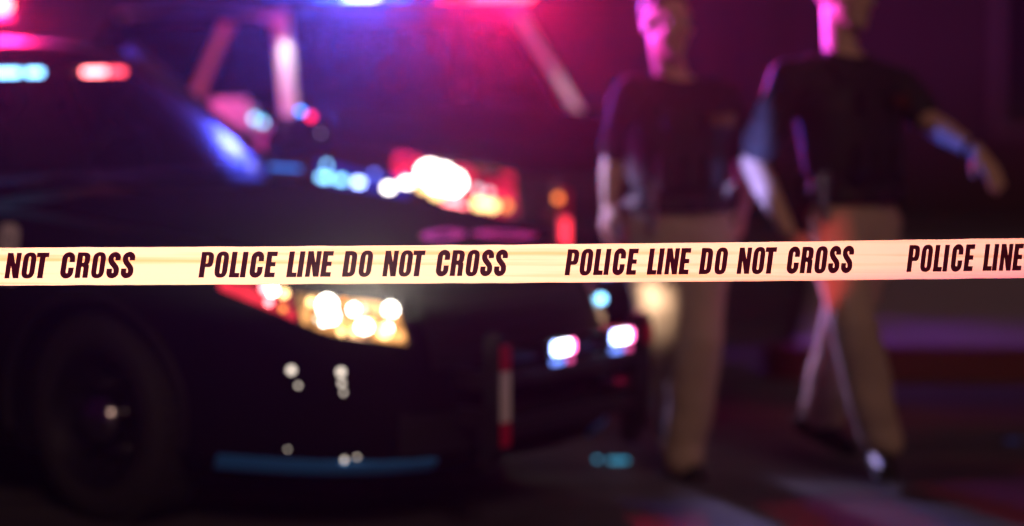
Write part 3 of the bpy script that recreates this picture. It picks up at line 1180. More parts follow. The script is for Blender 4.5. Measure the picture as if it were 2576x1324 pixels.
greenhouse(C2, A2, dict(Ab=(-0.66, 0.80, 1.20), At=(-1.04, 0.665, 1.68), Ct=(-3.45, 0.665, 1.72), Cb=(-3.85, 0.80, 1.28), mid=-1.95, mtop=0.22, rc=0.05, rl=0.02, bul=0.24), WHITE, PAINT)
for sd in (-1, 1):
    for nm, xa, xb, hx in (('front_door', -0.60, -1.72, -1.55), ('rear_door', -1.74, -2.62, -2.45)):
        d = side_panel(C2, nm, xa, xb, 0.10, 0.97, sd, WHITE, A2)
        MB().box(C2.surf(C2.t_side(hx, sd), 0.82, 0.03), (0.2, 0.025, 0.03), bev=0.01).build('handle', WHITE, d)
HD2 = hood(C2, A2, -0.55, 0.80, 0.80, 0.74, PAINT2)
for o in A2.children:
    if o.name.startswith('body'):
        o.data.materials[0] = PAINT2
C2.patch('grille', C2.t_front(-0.38), C2.t_front(0.38), 0.62, 0.96, 0.004, PLASTIC, A2, nt=20)
for q in (0.66, 0.74, 0.82, 0.90):
    C2.patch('grille_bar', C2.t_front(-0.36), C2.t_front(0.36), q, q + 0.03, 0.018, PLASTIC, A2, nt=16, nq=2)
C2.patch('lower_grille', C2.t_front(-0.6), C2.t_front(0.6), 0.14, 0.34, 0.006, PLASTIC, A2, nt=16)
E_BOWL2 = emit('lit_bowl_crimson', (1.0, 0.02, 0.07), 0.9)
facets(E_BOWL2, 14, 0.08, 1.4)
b2 = [(0.34, 0.62, (0.05, 0.05, 0.045), E_WHITE), (0.44, 0.60, (0.055, 0.055, 0.05), E_WHITE), (0.52, 0.56, (0.05, 0.05, 0.045), E_WHITE), (0.42, 0.45, (0.05, 0.05, 0.04), E_WHITE),
      (0.70, 0.55, 0.016, emit('lamp_pale', (0.9, 0.75, 0.85), 2.2)), (0.78, 0.52, 0.014, MATS['lamp_pale']),
      (0.70, 0.26, 0.022, E_WARM), (0.80, 0.25, 0.022, E_WARM), (0.90, 0.26, 0.020, E_AMBER), (0.74, 0.25, 0.02, E_WARM),
      (0.30, 0.15, (0.03, 0.03, 0.018), E_WARM), (0.40, 0.12, (0.03, 0.03, 0.018), E_WARM), (0.50, 0.09, (0.03, 0.03, 0.018), E_REDHOT), (0.58, 0.12, (0.02, 0.02, 0.016), E_REDHOT)]
headlight(C2, A2, -1, 0.58, 0.40, 0.74, 0.985, b2, E_BOWL2, E_BOWL2, split=0.5)
headlight(C2, A2, 1, 0.58, 0.40, 0.74, 0.985, [(0.5, 0.6, 0.04, E_WHITE)], E_BOWL2, E_BOWL2, split=0.5)
# warning lights along the near front wing
wl = None
for (x, z, l, e) in ((0.08, 0.955, 0.10, E_CYAN), (0.22, 0.95, 0.07, E_CYAN), (0.36, 0.945, 0.06, E_BLUEHOT), (0.10, 1.01, 0.025, E_CYAN), (0.47, 0.985, 0.03, emit('lamp_blue_mid', (0.12, 0.18, 1.0), 4)),
                     (0.56, 0.93, 0.05, E_WHITE), (0.66, 0.955, 0.05, E_WHITE)):
    t = C2.t_side(x, -1)
    p = C2.surf(t, (z - C2.zb) / (C2.ztop(x) - C2.zb), 0.012)
    if wl is None:
        wl = C2.patch('wing_light_bar', C2.t_side(0.0, -1), C2.t_side(0.66, -1), 0.76, 0.86, 0.006, emit('blue_light_strip', (0.02, 0.06, 1.0), 0.35), A2, nt=10, nq=3)
    p2_ = C2.surf(C2.t_side(x + 0.02, -1), 0.8, 0.012) - C2.surf(C2.t_side(x - 0.02, -1), 0.8, 0.012)
    M = Matrix.Translation(p) @ Matrix.Rotation(math.atan2(p2_.y, p2_.x), 4, 'Z')
    MB().box((0, 0, 0), (l, 0.016, 0.024), M, bev=0.006).build('lens', e, wl)
pb2 = push_bumper(C2, A2, 1.14, -0.30, 0.40, 0.45, 0.97, [(-0.08, 0.62, 0.06, [E_BLUE, E_BLUE]), (0.2, 0.62, 0.06, [E_RED, E_RED])], False)
MB().box((1.188, -0.30, 0.76), (0.015, 0.03, 0.11), bev=0.006).build('marker_glow', E_RED, pb2)  # added glow over the red reflective strip, not a lamp
MB().ball((1.185, -0.335, 0.905), 0.016).build('marker_glow', emit('lamp_orange', (1.0, 0.22, 0.04), 3.2), pb2)
m2 = mirror(A2, C2, -0.62, 1.22, -1, WHITE)
for dy, e in ((-0.10, E_CYAN), (-0.06, E_CYAN), (-0.02, E_CYAN), (0.03, MATS['lamp_blue_mid'])):
    MB().ball((-0.60, -0.93 + dy, 1.225 - 0.5 * (dy + 0.10)), 0.013).build('mirror_glow', e, m2)  # row of glowing blue beads on the mirror arm
mirror(A2, C2, -0.62, 1.22, 1, WHITE)
light_bar(A2, -1.06, 0.70, 1.80, [emit('lamp_blue_low', (0.05, 0.10, 1.0), 0.5), E_BLUE, E_BLUEHOT, E_BLUE, MATS['lamp_blue_low'], E_RED, emit('lamp_red_bar', (1.0, 0.05, 0.09), 9), MATS['lamp_red_bar']], depth=0.30)


# ------------------------------------------------------------------ the officers
def smooth_skin(o, vox, it=6, wr=0.0, freq=9.0, fac=0.5, seed=0.0, fold=(1, 1, 1)):
    md = o.modifiers.new('r', 'REMESH')
    md.mode = 'VOXEL'
    md.voxel_size = vox
    sm = o.modifiers.new('s', 'SMOOTH')
    sm.factor = fac
    sm.iterations = it
    m = o.data.materials[0] if o.data.materials else None
    par = o.parent
    o.parent = None
    apply_mods(o)
    o.parent = par
    me = o.data
    if wr:
        ns = [v.normal.copy() for v in me.vertices]
        for v, nn in zip(me.vertices, ns):
            c = v.co
            q = Vector((c.x * fold[0], c.y * fold[1], c.z * fold[2])) * freq + Vector((seed, seed, seed))
            a = noise.noise(q) + 0.5 * noise.noise(q * 2.3)
            v.co = c + nn * (a * wr)
    me.materials.clear()
    if m:
        me.materials.append(m)
    for p in me.polygons:
        p.use_smooth = True
    return o


def frame(origin, yaw, tilt=0.0, roll=0.0):
    """axes of a body part: x = the person's left, y = back, z = up"""
    return Matrix.Translation(origin) @ Matrix.Rotation(yaw, 4, 'Z') @ Matrix.Rotation(tilt, 4, 'X') @ Matrix.Rotation(roll, 4, 'Y')


def head_parts(mb, M):
    mb.ball((0, 0.012, 0.035), (0.076, 0.097, 0.098), M, 20, 14)
    mb.ball((0, -0.020, -0.03), (0.064, 0.078, 0.088), M, 20, 14)
    mb.ball((0, -0.040, -0.082), (0.046, 0.050, 0.038), M)
    mb.ball((0, -0.078, -0.100), (0.022, 0.018, 0.020), M)
    mb.capsule(M @ Vector((0, -0.094, 0.018)), M @ Vector((0, -0.116, -0.026)), 0.009, 0.015)
    for sd in (-1, 1):
        mb.ball((sd * 0.012, -0.106, -0.030), (0.010, 0.012, 0.009), M)
        mb.ball((sd * 0.079, 0.014, -0.004), (0.009, 0.021, 0.034), M)
        mb.capsule(M @ Vector((sd * 0.012, -0.090, 0.034)), M @ Vector((sd * 0.048, -0.076, 0.036)), 0.010, 0.009)
        mb.ball((sd * 0.040, -0.070, -0.022), (0.022, 0.020, 0.018), M)
    mb.capsule(M @ Vector((-0.017, -0.093, -0.058)), M @ Vector((0.017, -0.093, -0.058)), 0.008, 0.008)
    mb.capsule(M @ Vector((-0.015, -0.091, -0.071)), M @ Vector((0.015, -0.091, -0.071)), 0.009, 0.009)


def hand_parts(mb, wrist, tip, palm_n, thumb_dir, curl=0.5):
    """palm, four bent fingers of different length and a thumb"""
    wrist, tip = Vector(wrist), Vector(tip)
    d = (tip - wrist).normalized()
    nrm = Vector(palm_n)
    nrm = (nrm - d * nrm.dot(d)).normalized()
    sx = d.cross(nrm)
    if sx.dot(Vector(thumb_dir)) < 0:
        sx = -sx
    for k in range(4):
        o = (k - 1.5) * 0.0205
        mb.capsule(wrist + sx * o * 0.6 + d * 0.012, wrist + sx * o + d * (0.088 - abs(k - 1.2) * 0.004), 0.0155, 0.0125)
    for k, ln in enumerate((0.060, 0.076, 0.082, 0.072)):
        o = (k - 1.5) * 0.0215
        p = wrist + sx * o + d * 0.085
        dd = d.copy()
        for j, f in enumerate((0.45, 0.32, 0.23)):
            a = curl * (0.5 + 0.4 * j)
            dd = (d * math.cos(a) + nrm * math.sin(a) + sx * (k - 1.5) * 0.03).normalized()
            q = p + dd * ln * f
            mb.capsule(p, q, 0.0092 - 0.0008 * j, 0.0084 - 0.0008 * j)
            p = q
    p = wrist + sx * 0.026 + d * 0.022
    q = p + (sx * 0.75 + d * 0.62 + nrm * 0.3).normalized() * 0.040
    r = q + (sx * 0.25 + d * 0.85 + nrm * 0.45).normalized() * 0.032
    mb.capsule(p, q, 0.0145, 0.0115)
    mb.capsule(q, r, 0.0110, 0.0090)


def ell(mb, rows):
    mb.rings(rows)


def officer(label, D, yaw, J, head_tilt=0.0, head_roll=0.0, head_yaw=0.0, seed=0.0, palms=None, torch=(0.150, 0.105)):
    """J holds joints as (px, py, dz) surveyed in the view at distance D+dz"""
    W_ = {k: at(v[0], v[1], D + v[2]) for k, v in J.items()}
    root = thing('person', label, 'person', (W_['pelvis'].x, D, 0), 0, 'police officers walking past the cars')
    O = Vector((W_['pelvis'].x, D, 0))
    w = {k: v - O for k, v in W_.items()}
    lx = Vector((math.cos(yaw), math.sin(yaw), 0))
    fw = Vector((math.sin(yaw), -math.cos(yaw), 0))
    pel, neck, chin = w['pelvis'], w['neck'], w['head']
    MH = frame(w['head'], yaw + head_yaw, head_tilt, head_roll)

    def trunk(q):
        return pel.lerp(neck, q)

    # body
    mb = MB()
    head_parts(mb, MH)
    mb.capsule(neck + Vector((0, 0, -0.05)) - fw * 0.01, MH @ Vector((0, 0.022, -0.05)), 0.062, 0.055)
    ell(mb, [(trunk(-0.04), 0.13, 0.10, yaw), (trunk(0.3), 0.125, 0.09, yaw), (trunk(0.7), 0.15, 0.10, yaw), (trunk(0.93), 0.10, 0.07, yaw), (trunk(1.02), 0.055, 0.055, yaw)])
    for sd in ('r', 'l'):
        mb.capsule(w['sh_' + sd], w['el_' + sd], 0.050, 0.043)
        e, wr_ = w['el_' + sd], w['wr_' + sd]
        mb.capsule(e, e.lerp(wr_, 0.35), 0.043, 0.045)
        mb.capsule(e.lerp(wr_, 0.35), wr_, 0.044, 0.027)
        hand_parts(mb, wr_, w['ha_' + sd], palms[sd][0], palms[sd][1], palms[sd][2])
        mb.capsule(w['hip_' + sd], w['kn_' + sd], 0.075, 0.05)
        mb.capsule(w['kn_' + sd], w['an_' + sd], 0.05, 0.035)
    b = mb.build('body', SKIN, root)
    smooth_skin(b, 0.0065, 4, fac=0.4)
    # eyes, hair
    for sd in (-1, 1):
        MB().ball(MH @ Vector((sd * 0.031, -0.082, 0.010)), 0.0115).build('eye', EYE, root)
    hb = MB()
    hb.ball((0, 0.020, 0.048), (0.081, 0.100, 0.097), MH, 28, 20)
    ho = hb.build('hair', HAIR, root)
    inv = MH.inverted()
    for v in ho.data.vertices:
        p = inv @ v.co
        if p.z < 0.055 - max(0, p.y) * 0.9 and p.y < 0.05 or p.z < -0.045 or (p.y < -0.055 and p.z < 0.085):
            v.co = MH @ (Vector((0, 0.012, 0.03)) + (p - Vector((0, 0.012, 0.03))) * 0.78)
        else:
            v.co += (v.co - (MH @ Vector((0, 0.02, 0.04)))).normalized() * 0.004 * noise.noise(p * 60)
    # trousers
    mb = MB()
    ell(mb, [(trunk(-0.20), 0.165, 0.125, yaw), (trunk(-0.08), 0.185, 0.135, yaw), (trunk(0.06), 0.175, 0.125, yaw), (trunk(0.15), 0.165, 0.115, yaw)])
    for sd in ('r', 'l'):
        h_, k_, a_ = w['hip_' + sd], w['kn_' + sd], w['an_' + sd]
        mb.capsule(h_, h_.lerp(k_, 0.45), 0.108, 0.100)
        mb.capsule(h_.lerp(k_, 0.45), k_, 0.100, 0.086)
        mb.capsule(k_, k_.lerp(a_, 0.45), 0.086, 0.086)
        mb.capsule(k_.lerp(a_, 0.45), a_.lerp(k_, 0.06), 0.086, 0.078)
        # breaks of the cloth above the shoe
        mb.capsule(a_.lerp(k_, 0.02) + fw * 0.015, a_.lerp(k_, 0.10), 0.076, 0.083)
    t = mb.build('trousers', KHAKI, root)
    smooth_skin(t, 0.011, 5, wr=0.014, freq=3.6, seed=seed, fold=(1, 1, 1.4))
    # shoes
    for sd in ('r', 'l'):
        a_, to = w['an_' + sd], w['toe_' + sd]
        he = w['heel_' + sd]
        d = (to - he).normalized()
        mb = MB()
        mb.capsule(he + Vector((0, 0, 0.035)), he.lerp(to, 0.5) + Vector((0, 0, 0.038)), 0.040, 0.043)
        mb.capsule(he.lerp(to, 0.45) + Vector((0, 0, 0.034)), to - d * 0.03 + Vector((0, 0, 0.028)), 0.046, 0.036)
        mb.capsule(he + Vector((0, 0, 0.05)) + d * 0.02, a_, 0.045, 0.052)
        so = mb.build('shoe', LEATHER, root)
        smooth_skin(so, 0.008, 3)
        sole = MB()
        sole.capsule(he + Vector((0, 0, 0.010)), to - d * 0.03 + Vector((0, 0, 0.010)), 0.032, 0.040)
        s_ = sole.build('sole', RUBBER, so)
        for v in s_.data.vertices:
            base = he.lerp(to, max(0, min(1, (v.co - he).dot(d) / (to - he).length)))
            v.co.z = base.z + max(0.001, min(0.022, (v.co.z - base.z) * 0.9 + 0.006))
    # shirt with short sleeves
    mb = MB()
    shc = (w['sh_r'] + w['sh_l']) / 2
    ell(mb, [(trunk(0.10), 0.180, 0.130, yaw), (trunk(0.25), 0.175, 0.125, yaw), (trunk(0.45), 0.185, 0.130, yaw), (trunk(0.66), 0.205, 0.135, yaw), (trunk(0.82), 0.200, 0.120, yaw), (trunk(0.93), 0.120, 0.085, yaw), (trunk(0.985), 0.072, 0.068, yaw)])
    for sd in ('r', 'l'):
        s0, e0 = w['sh_' + sd], w['el_' + sd]
        mb.capsule(trunk(0.88), s0, 0.075, 0.078)
        mb.capsule(s0, s0.lerp(e0, 0.72), 0.080, 0.068)
        mb.capsule(s0.lerp(e0, 0.70), s0.lerp(e0, 0.80), 0.070, 0.064)
    sh = mb.build('shirt', SHIRT, root)
    smooth_skin(sh, 0.011, 5, wr=0.010, freq=9, seed=seed + 5)
    # collar
    pts = []
    nb = trunk(0.985)
    for k in range(21):
        a = 2 * math.pi * k / 20
        pts.append(nb + lx * 0.070 * math.sin(a) - fw * 0.066 * math.cos(a) + Vector((0, 0, 0.016 * math.cos(a))) + fw * 0.01)
    MB().tube(pts, 0.014, n=8).build('collar', SHIRT, root)
    # vest with pouches, radio and a name strip
    mb = MB()
    ell(mb, [(trunk(0.26), 0.190, 0.142, yaw), (trunk(0.45), 0.197, 0.148, yaw), (trunk(0.66), 0.212, 0.155, yaw), (trunk(0.78), 0.185, 0.145, yaw), (trunk(0.86), 0.14, 0.115, yaw)])
    for sd in (-1, 1):
        mb.bar(trunk(0.80) + lx * sd * 0.115 + fw * 0.11, trunk(0.97) + lx * sd * 0.095 + fw * 0.01, 0.07, 0.03, up=fw)
        mb.bar(trunk(0.97) + lx * sd * 0.095 + fw * 0.01, trunk(0.82) + lx * sd * 0.115 - fw * 0.10, 0.07, 0.03, up=fw)
    ve = mb.build('vest', VEST, root)
    smooth_skin(ve, 0.011, 4, wr=0.004, freq=11, seed=seed + 9)
    for q, sx, wd, hh in ((0.36, -0.115, 0.075, 0.12), (0.36, -0.03, 0.07, 0.11), (0.36, 0.06, 0.07, 0.11)):
        c = trunk(q) + lx * sx + fw * 0.155
        MB().box((0, 0, 0), (wd, 0.045, hh), frame(c, yaw), bev=0.01).build('pouch', VEST, root)
    c = trunk(0.72) - lx * 0.10 + fw * 0.155
    MB().box((0, 0, 0), (0.05, 0.035, 0.075), frame(c, yaw), bev=0.008).build('shoulder_microphone', PLASTIC, root)
    c = trunk(0.715) + lx * 0.085 + fw * 0.152
    Mn = frame(c, yaw + 0.25)

    def nf(u, v_):
        return Mn @ Vector(((u - 1.45) * 0.042, -0.020, (v_ - 0.5) * 0.042))
    np_ = MB().box((0, -0.008, 0), (0.155, 0.012, 0.058), Mn, bev=0.004).build('name_strip', VEST, root)
    word_mesh('lettering', 'POLICE', nf, GOLD, np_, gap=0.09)
    # belt, buckle, holster, torch, radio
    pts = []
    for k in range(33):
        a = 2 * math.pi * k / 32
        ca, sa = math.cos(a), math.sin(a)
        pts.append(trunk(0.13) + lx * 0.190 * math.copysign(abs(ca) ** 0.85, ca) + fw * 0.140 * math.copysign(abs(sa) ** 0.85, sa))
    bt = MB()
    for a, c in zip(pts, pts[1:]):
        bt.bar(a, c, 0.016, 0.048, up=(0, 0, 1))
    bo = bt.build('belt', LEATHER, root)
    MB().box((0, 0, 0), (0.06, 0.014, 0.045), frame(trunk(0.13) + fw * 0.150, yaw), bev=0.005).build('buckle', CHROME_D, bo)
    hc = trunk(0.06) - lx * 0.175 - fw * 0.09
    MB().box((0, 0, -0.05), (0.045, 0.085, 0.19), frame(hc, yaw, 0.12), bev=0.014).box((0, 0.035, 0.075), (0.032, 0.05, 0.10), frame(hc, yaw, 0.30), bev=0.012).build('holster', LEATHER, bo)
    rcn = trunk(0.13) + lx * 0.20 + fw * 0.02
    MB().box((0, 0, -0.01), (0.04, 0.06, 0.15), frame(rcn, yaw), bev=0.01).tube([rcn + Vector((0, 0, 0.06)), rcn + Vector((0, 0, 0.20))], 0.006).build('radio', PLASTIC, bo)
    tc = trunk(0.12) - lx * torch[0] + fw * torch[1]
    MB().tube([tc + Vector((0, 0, 0.10)), tc + Vector((0, 0, 0.06)), tc + Vector((0, 0, 0.04)), tc + Vector((0, 0, -0.08))], [0.024, 0.024, 0.016, 0.016], n=14).build('torch', CHROME, bo)
    return root, w


pal1 = {'r': ((0.9, 0.3, 0), (0.2, -1, 0), 0.7), 'l': ((-0.9, 0.3, 0), (0.2, -1, 0), 0.7)}
o1, w1 = officer('officer in black vest and khaki trousers walking right beside the push bumper', 8.60, R(22), dict(
    pelvis=(1708, 560, 0.0), neck=(1700, 196, 0.02), head=(1678, 62, -0.02),
    sh_r=(1592, 245, -0.05), el_r=(1546, 395, 0.04), wr_r=(1531, 515, 0.0), ha_r=(1524, 575, -0.03),
    sh_l=(1812, 255, 0.12), el_l=(1868, 395, 0.18), wr_l=(1868, 520, 0.10), ha_l=(1858, 590, 0.06),
    hip_r=(1640, 575, -0.02), kn_r=(1672, 845, 0.06), an_r=(1712, 1095, 0.36), heel_r=(1700, 1128, 0.40), toe_r=(1752, 1163, 0.28),
    hip_l=(1772, 580, 0.02), kn_l=(1758, 860, -0.10), an_l=(1716, 1150, -0.02), heel_l=(1704, 1200, 0.02), toe_l=(1762, 1216, -0.12)),
    head_yaw=R(6), seed=1.3, palms=pal1)

pal2 = {'r': ((0.9, 0.2, 0.1), (0.3, -1, 0), 0.8), 'l': ((-0.3, 0.5, -0.8), (-0.2, -1, 0.2), 0.45)}
o2, w2 = officer('officer in mid stride with left arm swung out and right arm hanging bent', 8.55, R(40), dict(
    pelvis=(2152, 545, 0.0), neck=(2126, 135, 0.0), head=(2122, -10, -0.02),
    sh_r=(1990, 200, -0.10), el_r=(1893, 410, -0.02), wr_r=(1985, 585, -0.14), ha_r=(2022, 650, -0.18),
    sh_l=(2262, 225, 0.14), el_l=(2330, 303, 0.02), wr_l=(2462, 386, -0.16), ha_l=(2520, 468, -0.24),
    hip_r=(2105, 565, -0.08), kn_r=(2142, 800, -0.26), an_r=(2218, 1110, -0.10), heel_r=(2205, 1170, -0.04), toe_r=(2232, 1212, -0.26),
    hip_l=(2200, 570, 0.08), kn_l=(2125, 830, 0.12), an_l=(2062, 1045, 0.34), heel_l=(2022, 1088, 0.36), toe_l=(2148, 1152, 0.22)),
    head_yaw=R(8), seed=4.1, palms=pal2, torch=(0.215, 0.06))
# wrist watch on the swung arm
wv = w2['wr_l'] - w2['el_l']
MB().tube([w2['wr_l'] - wv.normalized() * 0.045, w2['wr_l'] - wv.normalized() * 0.02], 0.040, n=16).build('wrist_watch', CHROME, o2)

# ------------------------------------------------------------------ barrier tape
def tape_mat():
    m = bpy.data.materials.new('yellow_plastic_film')
    m.use_nodes = True
    nt = m.node_tree
    for n in list(nt.nodes):
        nt.nodes.remove(n)
    out = nt.nodes.new('ShaderNodeOutputMaterial')
    tc = nt.nodes.new('ShaderNodeTexCoord')
    mp = nt.nodes.new('ShaderNodeMapping')
    mp.inputs['Scale'].default_value = (0.45, 1.0, 26)
    n1 = nt.nodes.new('ShaderNodeTexNoise')
    n1.inputs['Scale'].default_value = 2.2
    n1.inputs['Detail'].default_value = 4
    nt.links.new(tc.outputs['Object'], mp.inputs['Vector'])
    nt.links.new(mp.outputs['Vector'], n1.inputs['Vector'])
    rp = nt.nodes.new('ShaderNodeValToRGB')
    rp.color_ramp.elements[0].position = 0.36
    rp.color_ramp.elements[0].color = (0.94, 0.54, 0.15, 1)
    rp.color_ramp.elements[1].position = 0.52
    rp.color_ramp.elements[1].color = (0.95, 0.75, 0.31, 1)
    nt.links.new(n1.outputs['Fac'], rp.inputs['Fac'])
    d = nt.nodes.new('ShaderNodeBsdfDiffuse')
    t = nt.nodes.new('ShaderNodeBsdfTranslucent')
    g = nt.nodes.new('ShaderNodeBsdfGlossy')
    g.inputs['Roughness'].default_value = 0.25
    g.inputs['Color'].default_value = (0.6, 0.6, 0.6, 1)
    nt.links.new(rp.outputs['Color'], d.inputs['Color'])
    nt.links.new(rp.outputs['Color'], t.inputs['Color'])
    bp = nt.nodes.new('ShaderNodeBump')
    bp.inputs['Strength'].default_value = 0.35
    bp.inputs['Distance'].default_value = 0.002
    nt.links.new(n1.outputs['Fac'], bp.inputs['Height'])
    for q in (d, t, g):
        nt.links.new(bp.outputs['Normal'], q.inputs['Normal'])
    m1 = nt.nodes.new('ShaderNodeMixShader')
    m1.inputs[0].default_value = 0.85
    nt.links.new(d.outputs[0], m1.inputs[1])
    nt.links.new(t.outputs[0], m1.inputs[2])
    m2 = nt.nodes.new('ShaderNodeMixShader')
    m2.inputs[0].default_value = 0.04
    nt.links.new(m1.outputs[0], m2.inputs[1])
    nt.links.new(g.outputs[0], m2.inputs[2])
    nt.links.new(m2.outputs[0], out.inputs['Surface'])
    return m


def ink_mat():
    """black translucent ink on the film, maroon lens flare put into its colour"""
    m = bpy.data.materials.new('flare_tinted_ink')
    m.use_nodes = True
    nt = m.node_tree
    for n in list(nt.nodes):
        nt.nodes.remove(n)
    out = nt.nodes.new('ShaderNodeOutputMaterial')
    b = nt.nodes.new('ShaderNodeBsdfPrincipled')
    b.inputs['Base Color'].default_value = (0.022, 0.004, 0.010, 1)
    b.inputs['Roughness'].default_value = 0.5
    t = nt.nodes.new('ShaderNodeBsdfTranslucent')
    t.inputs['Color'].default_value = (0.05, 0.003, 0.018, 1)
    mx = nt.nodes.new('ShaderNodeMixShader')
    mx.inputs[0].default_value = 0.35
    nt.links.new(b.outputs[0], mx.inputs[1])
    nt.links.new(t.outputs[0], mx.inputs[2])
    nt.links.new(mx.outputs[0], out.inputs['Surface'])
    return m


def lerp_tab(tab, x):
    if x <= tab[0][0]:
        a, b = tab[0], tab[1]
    elif x >= tab[-1][0]:
        a, b = tab[-2], tab[-1]
    else:
        for a, b in zip(tab, tab[1:]):
            if x <= b[0]:
                break
    t = (x - a[0]) / (b[0] - a[0])
    return a[1] + (b[1] - a[1]) * t


def tape_y(X):
    """the line sags towards the viewer at its right end"""
    return 4.93 - 0.045 * X - 0.055 * max(0, X) ** 2 + 0.006 * math.sin(3.1 * X + 0.6)


# survey: height of the lower and upper edge along the tape (from the view)
LOW = [(-600, 722), (0, 718.5), (640, 716), (1300, 712), (1940, 707.5), (2576, 699.5), (3200, 690)]
UPP = [(-600, 627), (0, 623.5), (640, 620.5), (1300, 615.5), (1940, 609), (2576, 599.5), (3200, 589)]
PXS = [k * 16 for k in range(-110, 270)]


def tape_pt(px, v, off=0.0):
    """v 0 lower edge, 1 upper edge"""
    lo, up = lerp_tab(LOW, px), lerp_tab(UPP, px)
    py = lo + (up - lo) * v
    Y = 4.93
    for _ in range(3):
        p = at(px, py, Y)
        Y = tape_y(p.x)
    rip = 0.0006 * math.sin(v * 7 + 2.0 * noise.noise(Vector((px * 0.004, v, 0)))) + 0.0008 * noise.noise(Vector((px * 0.0025, v * 3.5, 3.0)))
    p = at(px, py, Y + rip - off)
    p.z += 0.0010 * noise.noise(Vector((px * 0.012, 0, 7))) * (1 if v in (0, 1) else 0.5)
    return p


tape = thing('barrier_tape', 'taut yellow plastic barrier tape lettered POLICE LINE DO NOT CROSS in black', 'barrier tape', (0, 4.93, 1.1))
MB().grid([[tape_pt(px, v / 12) - tape.location for px in PXS] for v in range(13)]).build('film', tape_mat(), tape, angle=180)
INK = ink_mat()
ADV = {'POLICE': [('P', 0), ('O', 0.577), ('L', 1.159), ('I', 1.577), ('C', 1.923), ('E', 2.505)],
       'LINE': [('L', 3.356), ('I', 3.764), ('N', 4.077), ('E', 4.663)],
       'DO': [('D', 5.505), ('O', 6.12)], 'NOT': [('N', 7.067), ('O', 7.673), ('T', 8.16)],
       'CROSS': [('C', 9.125), ('R', 9.688), ('O', 10.28), ('S', 10.856), ('S', 11.40)]}
# starting place and letter pitch of each repeat of the legend (pitch shrinks to the right as the film is stretched less)
for x0, u0, u1 in ((-1460, 71.5, 69.0), (3110, 55.0, 54.0), (-472, 69.0, 66.6), (499, 66.0, 64.0), (1420, 61.8, 59.8), (2280, 57.2, 56.0)):
    for word, ls in ADV.items():
        mb = MB()
        used = False
        for ch, ux in ls:
            vs, fs = glyph_mesh(ch)
            pts = []
            for a, b in vs:
                u = ux + a + 0.145 * b
                px = x0 + u0 * u + (u1 - u0) * u * u / 24
                pts.append(tape_pt(px, 0.185 + 0.675 * b + 0.004, 0.0015) - tape.location)
            mb.add(pts, fs)
            used = True
        if used:
            mb.build('lettering', INK, tape, smooth=False)

# ------------------------------------------------------------------ small blue markers on the road
for px, py, wd, nb_ in ((1555, 1163, 0.075, 5), (1502, 1160, 0.02, 1)):
    c = at(px, py, 9.0)
    k = 9.0 * 1.0
    Yg = CAMZ / ((CAMZ - c.z) / 9.0)
    g = at(px, py, Yg)
    r = thing('road_marker', 'small cyan ribbed road stud with a painted glow between the bumper and the first officer' if nb_ > 1 else 'tiny cyan road stud just left of the ribbed one', 'road marker', (g.x, g.y, 0.0), 0, 'reflective markers on the road')
    MB().box((0, 0.02, 0.008), (wd + 0.012, 0.06, 0.016), bev=0.004).build('base', PLASTIC, r)
    for q in range(nb_):
        MB().box((-wd / 2 + (q + 0.5) * wd / nb_, -0.013, 0.009), (wd / nb_ - 0.004, 0.012, 0.013)).build('reflector', emit('stud_glow', (0.08, 0.55, 0.9), 0.9), r)  # glow painted on in place of light thrown back by the reflector
c = at(2545, 1112, 9.4)
g = at(2545, 1112, CAMZ / ((CAMZ - c.z) / 9.4))
r = thing('road_marker', 'flat blue road marker at the right edge beyond the striding officer', 'road marker', (g.x, g.y, 0), 0, 'reflective markers on the road')
MB().box((0, 0.02, 0.008), (0.075, 0.07, 0.016), bev=0.004).build('base', PLASTIC, r)
MB().box((0, -0.018, 0.009), (0.06, 0.012, 0.013)).build('reflector', mat('blue_reflector', (0.05, 0.15, 0.8), 0.2), r)

# ------------------------------------------------------------------ the lamps' own light and added fills
def loc_in(car, p):
    car_m = Matrix.Translation(car.location) @ Matrix.Rotation(car.rotation_euler[2], 4, 'Z')
    return car_m.inverted() @ Vector(p)


LB1 = 1.0
# sedan head lamps, push bumper, roof bar: spots narrowed and aimed at tape and officers
lamp('headlamp_beam', 'SPOT', A1, (0.93, -0.74, 0.73), 380, (1.0, 0.93, 0.70), 0.04, loc_in(A1, (-0.04, 4.9, 1.135)), 76, 0.2, flat=0.055)
lamp('headlamp_beam', 'SPOT', A1, (0.95, 0.72, 0.70), 7, (1.0, 0.80, 0.55), 0.05, loc_in(A1, (0.50, 8.6, 0.62)), 58, 0.8)
lamp('warning_beam', 'SPOT', A1, (1.24, -0.10, 0.60), 330, (0.26, 0.30, 1.0), 0.03, loc_in(A1, (0.835, 8.50, 1.20)), 8.5, 0.4, flat=5.5)
lamp('warning_beam', 'SPOT', A1, (1.24, 0.26, 0.605), 90, (0.04, 0.12, 1.0), 0.03, loc_in(A1, (1.62, 8.44, 1.21)), 13, 0.5)
lamp('warning_beam', 'SPOT', A1, (1.24, 0.24, 0.605), 34, (1.0, 0.10, 0.10), 0.03, loc_in(A1, (1.20, 8.40, 0.82)), 15, 0.5, flat=1.6)
lamp('roof_beam', 'SPOT', A1, (-2.05, 0.55, 1.70), 3000, (1.0, 0.07, 0.88), 0.20, loc_in(A1, (0.85, 8.5, 1.70)), 15, 0.5, flat=0.55)
lamp('roof_beam', 'SPOT', A1, (-2.05, 0.2, 1.72), 1000, (0.52, 0.55, 1.0), 0.05, loc_in(A1, (0.42, 8.6, 0.86)), 8, 0.6, flat=1.6)
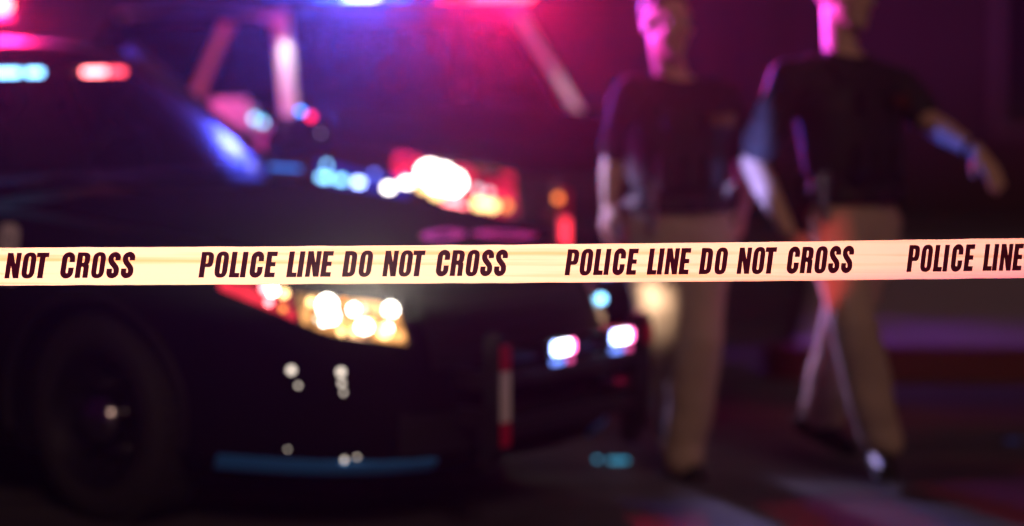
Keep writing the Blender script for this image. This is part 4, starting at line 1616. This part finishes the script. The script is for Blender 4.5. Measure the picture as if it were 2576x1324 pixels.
lamp('headlamp_beam', 'SPOT', A2, (1.02, -0.60, 0.95), 240, (0.66, 0.52, 1.0), 0.05, loc_in(A2, (0.80, 8.6, 0.62)), 36, 0.5)
lamp('roof_glow', 'POINT', A1, (-2.06, 0.46, 1.71), 190, (1.0, 0.008, 0.09), 0.05)
lamp('roof_glow', 'POINT', A1, (-2.06, 0.10, 1.71), 150, (0.06, 0.08, 1.0), 0.05)
# SUV: added fills, then the roof bar, blue near half, red far half
lamp('pillar_fill', 'SPOT', A2, (-0.86, -0.80, 1.80), 16, (0.95, 0.82, 1.0), 0.02, loc_in(A2, (-1.0, 11.6, 1.35)), 90, 0.6)  # added fill that whitens the near pillar
lamp('pillar_fill', 'SPOT', A2, (-0.80, 0.76, 1.80), 10, (1.0, 0.85, 0.88), 0.02, loc_in(A2, (0.30, 12.2, 1.35)), 60, 0.6)  # added fill that whitens the far pillar
lamp('pavement_fill', 'SPOT', A2, (-1.06, 0.80, 1.80), 110, (0.42, 0.03, 1.0), 0.03, loc_in(A2, (1.75, 11.6, 0.15)), 48, 0.9)  # added purple fill for the pavement
lamp('roof_glow', 'POINT', A2, (-1.03, -0.27, 1.90), 2300, (0.06, 0.085, 1.0), 0.02)
lamp('roof_glow', 'POINT', A2, (-1.03, 0.50, 1.90), 2500, (1.0, 0.006, 0.09), 0.02)

# ------------------------------------------------------------------ haze added to imitate lens glow
hz = MB().box((0, 10.5, 1.6), (60, 27, 5.4)).build('added_haze', None, smooth=False)
hm = bpy.data.materials.new('lens_glow_haze')
hm.use_nodes = True
nt = hm.node_tree
for n in list(nt.nodes):
    nt.nodes.remove(n)
o_ = nt.nodes.new('ShaderNodeOutputMaterial')
v_ = nt.nodes.new('ShaderNodeVolumePrincipled')
v_.inputs['Color'].default_value = (0.92, 0.90, 0.95, 1)
v_.inputs['Density'].default_value = 0.00065
v_.inputs['Anisotropy'].default_value = 0.945
nt.links.new(v_.outputs[0], o_.inputs['Volume'])
hz.data.materials.append(hm)
tag(hz, 'thin added haze imitating lens glow round the flashing lights', kind='stuff')
